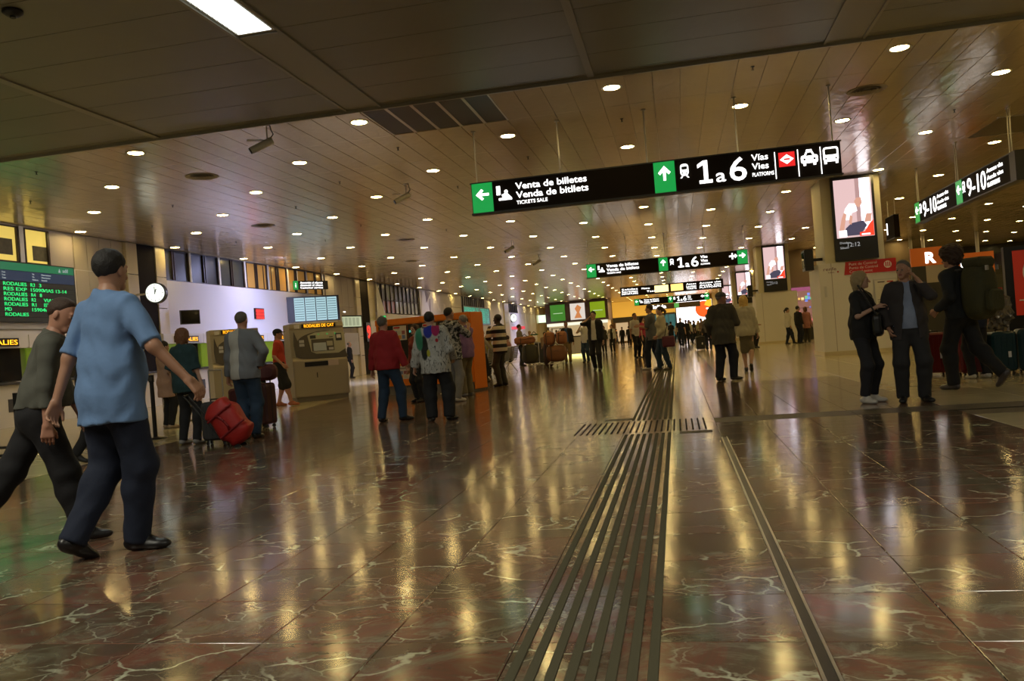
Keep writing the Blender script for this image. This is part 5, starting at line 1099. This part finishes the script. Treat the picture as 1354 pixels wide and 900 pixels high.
    # ---- tops
    def arm_cloth(S, t, frac):
        for sd in (-1, 1):
            S.cap(sh[sd], el[sd] if frac >= .5 else sh[sd]+(el[sd]-sh[sd])*(frac*2+.0), (.050 if not fem else .043)+t*.7+.006, .042+t*.7, .022)
            if frac > .5: q = el[sd]+(wr[sd]-el[sd])*min(1, (frac-.5)*2); S.cap(el[sd], q, .040+t*.7, .031+t*.7, .02)
            e = sh[sd]+(el[sd]-sh[sd])*frac*2 if frac <= .5 else el[sd]+(wr[sd]-el[sd])*min(.97, (frac-.5)*2); n_ = unit((el[sd]-sh[sd]) if frac <= .5 else (wr[sd]-el[sd]))
            S.fn((lambda q, n_: lambda G_, D: np.where(np.linalg.norm(G_-q, axis=-1) < .075, np.maximum(D, (G_-q)@n_), D))(e, n_))
    def garment(nm, m, t, frac, hem_, front=None, collar=True):
        S_ = SDF(); torso(S_, t)
        hz = .93-hem_
        S_.cap(tp(0, 0, 1.06, 0), pel-V3(0, 0, hem_+.03), tw[1]*fat+t+.004, tw[0]+t+.012+(.02 if hem_ > .12 else 0), .05, None, .78)
        S_.ell(pel+V3(0, -.045, -.01), (.135+t, .085+t+.004, .10+t), .05)
        if frac: arm_cloth(S_, t, frac)
        S_.cap(nb-V3(0, 0, .02), nb+T@V3(0, .0, .035 if collar else -.01), .066+t*.5, .062+t*.4, .02)
        S_.plane(T@V3(0, .25, 1), nb+T@V3(0, 0, .04 if collar else .012)); S_.plane((0, 0, -1), (0, 0, pel[2]-hem_))
        if front is not None:
            w0, w1 = front
            def cut(G_, D):
                q = (G_-pel)@Tt; ww = w0+(w1-w0)*np.clip((q[..., 2]+.1)/.55, 0, 1); return np.maximum(D, np.minimum(ww-abs(q[..., 0]), q[..., 1]-.03)*1.0) if 0 else np.where((q[..., 1] > .03) & (q[..., 2] > -.5), np.maximum(D, ww-abs(q[..., 0])), D)
            S_.fn(cut)
        if lod < 2: S_.fn(wrinkle(.0055, 19)); S_.fn(wrinkle(.002, 44))
        return SM_(S_, nm, m)
    if under: garment('shirt', under, max(.014, loose*.7), .0, .02)
    if topm:
        if topkind == 'dress': garment('dress', topm, loose, sleeve, .30, None, False)
        elif topkind == 'suit': garment('jacket', topm, loose+.016, 1, .15, (.10, .035)); 
        elif topkind == 'open': garment('jacket', topm, loose+.014, sleeve, hem or .08, (.085, .06))
        elif topkind == 'jacket': garment('jacket', topm, loose+.018, sleeve, hem or .05)
        else: garment('shirt', topm, loose, sleeve, hem if hem else .06, None, topkind != 'tee')
    # ---- shoes
    sm = mat('shoe_%.2f_%.2f' % (shoe[0], shoe[2]), shoe, .35)
    for sd in (-1, 1):
        a, Rf = ank[sd], foot_[sd]; z0 = -.085; sS = SDF(); q = lambda x, y, z: a+Rf@V3(x, y, z)
        sS.ell(q(0, -.02, z0+.045), (.042, .06, .045), .02, Rf).ell(q(sd*.004, .085, z0+.03), (.046, .085, .032), .03, Rf).ell(q(sd*.004, .135, z0+.028), (.042, .055, .028), .02, Rf).cap(q(0, -.005, z0+.05), q(0, .02, z0+.10), .042, .042, .02).cap(q(0, .02, z0+.08), q(0, .08, z0+.045), .038, .034, .02)
        sS.plane(Rf@V3(0, 0, -1), q(0, 0, z0)); sS.plane(Rf@V3(0, 0, 1), q(0, 0, z0+.105)); SM_(sS, 'shoe', sm, [.007, .009, .014, .024][lod])
    P['_s'] = s
    return P
# ================================================================ who stands where
blk = cloth('black', (.012, .012, .013)); jean = cloth('jeans', (.018, .040, .075)); djean = cloth('dark_jeans', (.008, .014, .030)); char = cloth('charcoal', (.020, .019, .020)); blkj = cloth('black_jeans', (.016, .016, .020))
khaki = cloth('khaki', (.20, .13, .05)); olive = cloth('olive', (.05, .045, .028)); crm = cloth('cream', (.46, .42, .30)); white = cloth('white', (.60, .58, .52)); greyc = cloth('grey', (.10, .105, .11)); lgrey = cloth('light_grey', (.26, .25, .23)); navy = cloth('navy', (.010, .014, .032))
WS = (.55, .53, .48); BS = (.012, .011, .011)
person('grey haired man in grey long sleeved shirt striding at the far left', (112, 716), H=1.60, head=-52, hair='crop', hc='brown', skin='ruddy', topm=cloth('olive_grey', (.088, .09, .072)), sleeve=1, hem=-.04, botm=cloth('black_trousers', (.008, .008, .010)), bloose=.022,
       R=(.25, .05, .80), L=(-.22, .25, .88), fR=(.07, .22, 0, 0), fL=(-.07, -.46, .10, 42), lean=13, hy=-25, hp=12, fat=1.12, lod=0, fix=1, loose=.02, shoe=BS)
person('tall man in light blue polo shirt and navy trousers walking at left', (183, 727), H=1.80, head=-18, hc='black', skin='tan', topm=cloth('blue_polo', (.13, .235, .44)), sleeve=.47, hem=.17, loose=.026, botm=cloth('navy_trousers', (.008, .014, .034)), bloose=.022,
       R=(.46, .16, .98), L=(-.27, -.16, .90), fR=(.0, .10, 0, 0), fL=(-.13, -.2, .05, 28), yawf=(0, -55), lean=4, hy=12, lod=0, fix=1, fat=1.1, shoe=BS, elbow=(0, .3))
person('person in dark clothes mostly hidden behind the blue polo man', (122, 612), H=1.62, head=-60, hc='black', topm=blk, sleeve=1, botm=blk, fR=(.08, .25, 0, 0), fL=(-.08, -.2, .05, 20), lod=2, shoe=BS)
person('woman with short auburn hair in dark teal top holding black suitcase handle', (252, 587), (245, 433), head=-8, sex='f', hair='bob', hc='auburn', topm=cloth('teal_top', (.012, .040, .045)), sleeve=.5, hem=.14, loose=.04, botm=blk, R=(.27, .04, .84), L=(-.26, .16, 1.0), fat=1.18, fL=(-.13, 0, 0, 0), fR=(.13, 0, 0, 0), lod=0, shoe=(.25, .24, .22))
person('dark haired woman with bun in pale pink tunic behind the teal woman', (224, 566), H=1.58, head=-25, sex='f', hair='bun', hc='black', topm=cloth('pink_tunic', (.42, .27, .20)), topkind='dress', sleeve=.5, loose=.03, botm=blk, lod=1, shoe=(.4, .3, .2), L=(-.1, .25, 1.1))
person('man in grey and white patched shirt standing with right hand on hip', (331, 580), (325, 411), head=2, hair='crop', hc='dgrey', skin='ruddy', topm=M_patch, sleeve=1, hem=.10, loose=.035, botm=jean, bloose=.02, R=(.22, .02, 1.01), L=(-.29, .06, .86), elbow=(0, 1.2), fat=1.1, lod=0, shoe=BS)
person('man in orange red t-shirt, black shorts and black cap walking right', (374, 537), H=1.80, head=-75, hc='black', skin='ruddy', topm=cloth('orange_red', (.50, .05, .025)), sleeve=.45, hem=.10, botm=blk, bot='shorts', bloose=.03, cap=(.012, .012, .014), glasses=True, fR=(.09, .22, 0, 0), fL=(-.09, -.1, 0, 0), R=(.24, .12, .95), lod=1, shoe=(.35, .10, .03))
person('grey haired man in bright red jacket and blue jeans seen from behind', (518, 557), (503, 418), head=-12, hc='dgrey', skin='ruddy', topm=cloth('red_jacket', (.30, .012, .015)), topkind='jacket', sleeve=1, hem=.06, loose=.026, botm=jean, bloose=.018, fL=(-.15, -.06, 0, 0), fR=(.17, .10, 0, 0), yawf=(5, -40), side=-3, L=(-.34, .03, .80), R=(.36, .05, .83), lod=0, fat=1.08, shoe=BS)
person('person with short black hair in loose white jacket with colourful print', (582, 556), (560, 412), head=8, hair='short', hc='black', topm=M_flor, topkind='jacket', sleeve=1, hem=.16, loose=.042, botm=blk, bloose=.04, fL=(-.12, 0, 0, 0), fR=(.16, 0, 0, 0), yawf=(25, -35), L=(-.36, .08, .88), R=(.26, .2, 1.0), side=-4, lod=0, shoe=BS)
person('tall man in mottled black and white shirt reaching to the orange kiosk', (602, 531), H=1.84, head=-30, hair='crop', hc='black', skin='tan', topm=M_mott, sleeve=.6, hem=.14, loose=.04, botm=lgrey, R=(.12, .38, 1.40), lod=1, shoe=WS)
person('woman with dark fringe and black trousers facing out beside orange kiosk', (556, 531), H=1.60, head=150, sex='f', hair='bob', hc='brown', topm=cloth('dark_red', (.20, .03, .02)), sleeve=1, botm=blk, lod=1, shoe=BS)
person('old man in purple polo shirt and khaki trousers facing the kiosk', (620, 523), H=1.74, head=62, hc='grey', skin='tan', topm=cloth('purple_polo', (.26, .15, .33)), sleeve=.48, hem=.10, loose=.03, botm=cloth('khaki_dull', (.17, .14, .08)), bloose=.025, L=(-.24, .14, .97), R=(.12, .30, 1.35), fat=1.22, lod=0, fL=(-.12, 0, 0, 0), fR=(.12, .05, 0, 0), shoe=(.3, .3, .28))
person('dark skinned man in black and white striped jumper, hand on chin', (665, 510), H=1.80, head=72, hc='black', hair='short', skin='dark', topm=M_strp, sleeve=1, hem=.12, loose=.035, botm=olive, L=(-.06, .24, 1.40), R=(.18, .25, 1.15), lod=0, fL=(-.1, .02, 0, 0), fR=(.1, -.02, 0, 0), shoe=BS)
person('person in grey sleeves half hidden behind the orange kiosk side', (641, 505), H=1.52, head=-50, hc='grey', topm=lgrey, sleeve=1, botm=djean, R=(.40, .25, .95), lod=1)
def sit(label, x, y, head, col, hair='short', hc='brown', sex='m', lod=2, bot=None, hp=10, H=1.72, hands=.62):
    person(label, None, H=H, head=head, sex=sex, hair=hair, hc=hc, topm=col, sleeve=.5, hem=.0, botm=bot or djean, pz=.545, py=-.06, fL=(-.1, .40, 0, 0), fR=(.1, .44, 0, 0), L=(-.12, .30, hands+.08), R=(.12, .30, hands+.08), lean=2, hp=hp, lod=lod, seat=True, loc=(x, y))
sit('seated man in grey t-shirt on the bench behind the ticket machine', -9.38, 21.1, 100, greyc, hc='black', lod=1, bot=jean)
sit('white haired seated person next to the man in grey t-shirt', -9.28, 20.5, 100, cloth('pale_blue', (.35, .38, .42)), 'bob', 'grey', 'f', bot=white)
for q, (x, y, c, hr_, hcc, sx, l) in enumerate(((-5.58, 25.25, olive, 'short', 'black', 'm', 'seated dark haired man in olive on the bench behind the striped man'), (-5.64, 24.1, cloth('yellow_green', (.26, .25, .05)), 'bob', 'dblond', 'f', 'seated woman in yellow green top beyond the striped man'),
    (-5.98, 28.6, cloth('rose', (.40, .20, .16)), 'short', 'brown', 'm', 'seated man in rose top on the farther bench'), (-6.05, 27.5, white, 'bob', 'brown', 'f', 'seated woman in white on the farther bench'), (-12.6, 27.2, crm, 'short', 'black', 'm', 'seated man in cream on the bench by the left wall'), (-12.6, 26.1, blk, 'long', 'brown', 'f', 'seated long haired woman in black by the left wall'))): sit(l, x, y, 85 if x > -10 else 90, c, hr_, hcc, sx)
person('man in dark waistcoat standing behind the seated passengers at left', (455, 503), H=1.74, head=-70, hc='black', topm=blk, sleeve=.4, botm=blk, lod=2)
person('balding man in black with white shirt beside the waistcoat man', (465, 500), H=1.68, head=-60, hair='balding', hc='grey', topm=blk, under=white, topkind='open', sleeve=1, botm=blk, lod=2)
person('young man with shaved head in khaki behind the luggage carts', (690, 484), (693, 428), head=-60, hair='crop', hc='brown', skin='tan', topm=cloth('khaki_tee', (.20, .17, .11)), sleeve=.4, botm=blk, lod=2)
person('person in yellow jacket standing behind the luggage carts', (703, 476), (704, 437), head=150, hair='short', hc='dblond', topm=cloth('yellow', (.42, .28, .03)), sleeve=1, botm=blk, lod=2)
person('dark haired traveller bending over the right luggage cart', (723, 481), (720, 441), head=10, hair='short', hc='black', topm=cloth('tan_top', (.30, .20, .12)), sleeve=1, botm=olive, lod=2, lean=15, R=(.2, .4, .9), L=(-.2, .4, .9))
person('man in open black jacket over blue shirt with brown trousers', (752, 480), (750, 425), head=178, hc='brown', hair='crop', skin='tan', topm=blk, topkind='open', under=cloth('blue_shirt', (.03, .10, .24)), sleeve=1, hem=.1, botm=khaki, R=(.24, .14, 1.05), lod=1, shoe=BS)
person('grey haired man in white t-shirt and jeans eating beside the phone man', (776, 479), H=1.74, head=165, hc='grey', topm=white, sleeve=.45, hem=.1, botm=jean, R=(.12, .2, 1.50), lod=1, shoe=BS)
person('young man in black vest jacket talking on a phone', (790, 490), H=1.84, head=172, hc='black', hair='short', topm=blk, under=white, topkind='open', sleeve=1, hem=.12, loose=.02, botm=blk, R=(.14, .10, 1.55), L=(-.27, .08, .84), elbow=(0, 1), fL=(-.12, .12, 0, 0), fR=(.08, -.12, .02, 15), side=0, lod=1, shoe=BS)
person('woman in open white jacket and dark trousers right of phone man', (811, 466), H=1.70, head=170, sex='f', hair='bob', hc='brown', topm=white, under=blk, topkind='open', sleeve=1, hem=.1, botm=blk, R=(.1, .25, 1.35), lod=2)
person('person in olive jacket beside the woman in open white jacket', (800, 466), H=1.68, head=170, hc='auburn', hair='long', sex='f', topm=olive, under=crm, topkind='open', sleeve=1, hem=.12, botm=blk, lod=2)
person('man in white t-shirt behind the couple in mid hall', (843, 473), (840, 413), head=-140, hc='brown', hair='crop', skin='tan', topm=white, sleeve=.45, hem=.08, botm=blk, lod=1)
person('woman with black hair and pink top behind the grey t-shirt man', (852, 473), (852, 418), head=-100, sex='f', hair='bob', hc='black', topm=cloth('pink', (.40, .04, .08)), sleeve=.4, botm=blk, lod=2)
person('man in grey t-shirt, dark jeans and white trainers facing left', (865, 488), H=1.84, head=80, hc='brown', skin='tan', topm=greyc, sleeve=.5, hem=.14, loose=.03, botm=djean, bloose=.02, R=(.1, .32, 1.2), L=(-.12, .32, 1.2), fL=(-.1, .12, 0, 0), fR=(.1, -.18, 0, 0), lod=1, shoe=WS)
person('woman with ponytail in cream jumper and blue jeans facing left', (879, 489), H=1.74, head=100, sex='f', hair='pony', hc='brown', topm=crm, sleeve=1, hem=.06, loose=.03, botm=jean, L=(-.14, .16, .95), fR=(.1, .12, 0, 0), fL=(-.08, -.14, 0, 0), lod=1, shoe=(.1, .08, .06))
person('elderly man in grey flat cap and dark blazer with profile turned', (961, 503), (951, 386), head=-12, hc='grey', hair='crop', skin='ruddy', topm=cloth('blazer', (.060, .055, .038)), topkind='jacket', sleeve=1, hem=.20, loose=.035, botm=cloth('navy_black', (.009, .011, .018)), bloose=.025, cap=(.09, .085, .075), hy=-65, L=(-.26, .1, .95), R=(.2, .3, 1.15), fL=(-.13, -.05, 0, 0), fR=(.13, .10, 0, 0), yawf=(-30, -55), lod=0, fat=1.0, shoe=BS)
person('woman with long blond hair in cream jacket and khaki skirt', (990, 491), H=1.72, head=-6, sex='f', hair='long', hc='blond', topm=crm, topkind='jacket', sleeve=1, hem=.10, loose=.03, botm=cloth('khaki_skirt', (.14, .12, .075)), bot='skirt', blen=-.05, fL=(-.05, .1, 0, 0), fR=(.07, -.2, .08, 40), lod=0, shoe=BS, R=(.26, .04, .86))
person('man in checked shirt standing at the left side of second column', (999, 460), (996, 411), head=-130, hc='brown', topm=M_plaid, sleeve=.5, hem=.1, botm=blk, L=(-.1, .25, 1.1), R=(.1, .25, 1.1), lod=2)
person('girl with ponytail in white jacket before the lit shop window', (1044, 455), (1045, 406), head=-80, sex='f', hair='pony', hc='black', topm=white, topkind='jacket', sleeve=1, hem=.12, botm=djean, fR=(.08, .2, 0, 0), fL=(-.08, -.1, 0, 0), lod=2)
person('person in black at the lit shop window, middle of three', (1058, 454), (1057, 404), head=-60, hc='black', topm=blk, sleeve=1, botm=navy, lod=2)
person('woman in pink coat at the lit shop window', (1068, 453), (1067, 405), head=-20, sex='f', hair='bob', hc='auburn', topm=cloth('pink_coat', (.45, .20, .18)), topkind='jacket', sleeve=1, hem=.22, botm=olive, lod=2)
person('blond woman in black t-shirt and dark jeans talking with suited man', (1149, 532), (1137, 358), head=-132, sex='f', hair='bob', hc='dblond', topm=blk, sleeve=.48, hem=.08, loose=.022, botm=blkj, blen=.10, R=(.08, .24, 1.26), L=(-.10, .27, 1.20), fat=1.34, fL=(-.11, 0, 0, 0), fR=(.12, .02, 0, 0), yawf=(10, -10), hy=30, lod=0, shoe=WS, glasses=False)
person('man in dark suit and pale blue shirt touching his face', (1209, 531), (1208, 342), head=172, hair='crop', hc='dgrey', skin='tan', topm=cloth('suit', (.036, .030, .030)), topkind='suit', under=cloth('pale_shirt', (.24, .29, .42)), botm=char, bloose=.022, loose=.016, hy=-32, hp=4, L=(-.12, .17, 1.50), R=(.23, .05, .93), elbow=(0, .3), fat=1.12, fL=(-.12, .02, 0, 0), fR=(.12, 0, 0, 0), yawf=(22, -8), lod=0, shoe=BS)
person('curly haired backpacker in dark clothes walking away at right', (1262, 515), H=1.86, head=38, hair='afro', hc='brown', skin='tan', topm=cloth('dark_hoodie', (.014, .016, .018)), topkind='jacket', sleeve=1, botm=blk, bloose=.02, fL=(-.08, .10, 0, 0), fR=(.08, -.42, .12, 48), fix=-1, L=(-.22, .15, 1.0), R=(.2, .2, 1.05), lod=0, shoe=(.06, .05, .05), lean=5)
person('traveller in navy t-shirt and white trainers beside the suitcases', (1294, 500), H=1.62, head=10, hc='black', topm=navy, sleeve=.45, hem=.12, botm=blk, R=(.28, .12, .95), fR=(.12, -.05, 0, 0), lod=0, shoe=WS)
person('dark haired person in cream top cut by the right edge', None, H=1.50, head=150, sex='f', hair='bob', hc='black', topm=crm, sleeve=.5, botm=blk, lod=1, loc=(6.25, 15.2), R=(.1, .3, 1.1), L=(-.1, .3, 1.1))
# ---- the crowd in the distance
person('man with grey shirt and shoulder strap beside black rolling case', (938, 463), (937, 415), head=-5, hc='grey', skin='tan', topm=cloth('grey_mauve', (.20, .18, .19)), sleeve=1, hem=.06, botm=navy, lod=2)
suitcase((*fl(927, 463)[:2], 0), .1, 'black rolling case beside the man with the shoulder strap', M_dark, .42, .62, .26, .35)
person('man in dark blue t-shirt walking before the glowing screen', (902, 459), H=1.78, head=170, hc='black', topm=navy, sleeve=.4, botm=navy, fL=(-.1, .2, 0, 0), fR=(.1, -.2, .05, 20), lod=2)
person('person in black beside the walker before the glowing screen', (909, 456), H=1.70, head=10, hc='brown', topm=blk, sleeve=1, botm=blk, lod=2)
person('person in black coat left of the white t-shirt man, far back', (824, 458), H=1.68, head=160, hc='black', topm=blk, sleeve=1, botm=blk, lod=2)
person('second person in black, right beside the far back one', (833, 457), H=1.72, head=0, hc='brown', topm=char, sleeve=1, botm=blk, lod=2)
protos = []
for q, (tc_, bc_, hcc, hr_, sx) in enumerate(((blk, djean, 'black', 'short', 'm'), (white, djean, 'brown', 'bob', 'f'), (greyc, blk, 'brown', 'short', 'm'), (crm, olive, 'blond', 'long', 'f'), (navy, blk, 'grey', 'short', 'm'), (cloth('dusty', (.30, .22, .18)), djean, 'black', 'short', 'm'))):
    protos.append(person('distant traveller in the crowd before the glowing white screen', (892, 452), H=1.70, head=rng.uniform(0, 360), sex=sx, hair=hr_, hc=hcc, topm=tc_, sleeve=1 if q % 2 else .45, botm=bc_, fL=(-.09, .18, 0, 0), fR=(.09, -.18, .03, 15), lod=3, group='distant crowd before the glowing screen'))
spots = [(889, 456), (915, 451), (920, 449), (925, 451), (930, 449), (934, 452), (919, 453), (896, 451), (883, 452), (911, 449), (947, 451), (929, 455), (816, 452), (884, 455), (866, 452), (905, 450), (942, 449), (923, 447), (900, 448), (913, 455), (887, 449), (726, 458), (737, 456)]
for q, sp_ in enumerate(spots):
    o = protos[q] if q < 6 else dup(protos[q % 6]); g = fl(*sp_); g = g*(min(1, rng.uniform(72, 93)/g.y, 1 if q < 21 else 55/g.y)); o.location = g; o.rotation_euler.z = rng.uniform(0, 6.28); o.scale = (1, 1, 1)
    if q >= 21: o['label'] = ['distant traveller behind the luggage carts', 'distant traveller left of the snack counter'][q-21]; del o['group']
# ================================================================ things people carry
def at(P, x, y, z): return P.matrix_basis @ Vector((x, y, z))
PP = {o['label']: o for o in C.objects if o.get('category') == 'person'}
def find(w_): return next(o for l, o in PP.items() if w_ in l)
bp_ = find('backpacker'); t = thing('backpack', 'large dark olive hiking backpack worn by the curly haired man', 'backpack', at(bp_, .02, -.27, .93), bp_.rotation_euler.z)
M_pk = mat('pack_olive', (.045, .042, .012), .8, bump=.4, bscale=18); bm = bmesh.new(); bmesh.ops.create_icosphere(bm, subdivisions=4, radius=1); sg = lambda a, e: math.copysign(abs(a)**e, a)
for v in bm.verts: x, y, z = v.co; v.co = (sg(x, .6)*.21*(1-.12*z), sg(y, .7)*.17, .34+sg(z, .7)*.38)
me = bpy.data.meshes.new('pack'); bm.to_mesh(me); bm.free(); me.materials.append(M_pk); me.shade_smooth(); link('body', me, t)
MB().rbox(-.14, .14, -.24, -.14, .06, .34, .06).obj('pocket', M_pk, t); MB().rbox(-.17, .17, -.14, .12, .62, .76, .06).obj('lid', M_pk, t)
for x in (-.1, .1): MB().path([(x, .15, .62), (x*1.2, .30, .60), (x*1.3, .36, .35), (x*1.2, .22, .08)], .02).obj('shoulder_strap', M_dark, t); MB().box(x-.015, x+.015, -.20, -.17, .58, .64).obj('buckle', M_alu, t)
w_ = find('blond woman in black'); t = thing('handbag', 'black shoulder bag hanging at the side of blond woman', 'bag', at(w_, .05, .22, .80), w_.rotation_euler.z+.4); MB().rbox(-.14, .14, -.05, .05, 0, .28, .07).obj('body', M_black, t); MB().path([(-.1, 0, .26), (-.12, -.05, .45), (-.06, -.18, .62), (.06, -.18, .62), (.1, 0, .26)], .01).obj('strap', M_black, t)
w_ = find('talking on a phone'); t = thing('mobile_phone', 'dark mobile phone at the ear of young man in black', 'phone', at(w_, .10, .045, 1.66), w_.rotation_euler.z); MB().box(-.012, .0, -.03, .03, -.08, .08, .002).obj('body', M_black, t); MB().box(-.0125, -.012, -.027, .027, -.07, .07).obj('screen', M_glass, t)
w_ = find('cream jumper'); t = thing('handbag', 'maroon bag at the hip of the woman in cream jumper', 'bag', at(w_, -.26, -.12, .62), w_.rotation_euler.z); MB().rbox(-.05, .05, -.17, .17, 0, .30, .05).obj('body', mat('maroon_leather', (.10, .015, .03), .5), t); MB().path([(0, -.1, .28), (0, 0, .62), (0, .1, .28)], .01).obj('strap', M_black, t)
w_ = find('purple polo'); t = thing('walking_stick', 'thin red strap held down by the man in purple polo', 'stick', at(w_, -.27, .16, 0), 0); MB().path([(0, 0, .01), (.0, 0, .90)], .011).obj('shaft', M_red, t); MB().lathe([(.018, 0), (.018, .04)], n=8).obj('tip', M_black, t)
w_ = find('shoulder strap'); t = thing('shoulder_bag', 'dark strap bag across the back of the man by the rolling case', 'bag', at(w_, -.22, -.05, .8), w_.rotation_euler.z); MB().rbox(-.05, .05, -.12, .12, 0, .24, .04).obj('body', M_black, t); MB().path([(0, 0, .22), (.05, -.17, .40), (.30, -.17, .68)], .012).obj('strap', M_black, t)
w_ = find('grey long sleeved'); 
for o in C.objects:
    if '_s' in o: del o['_s']
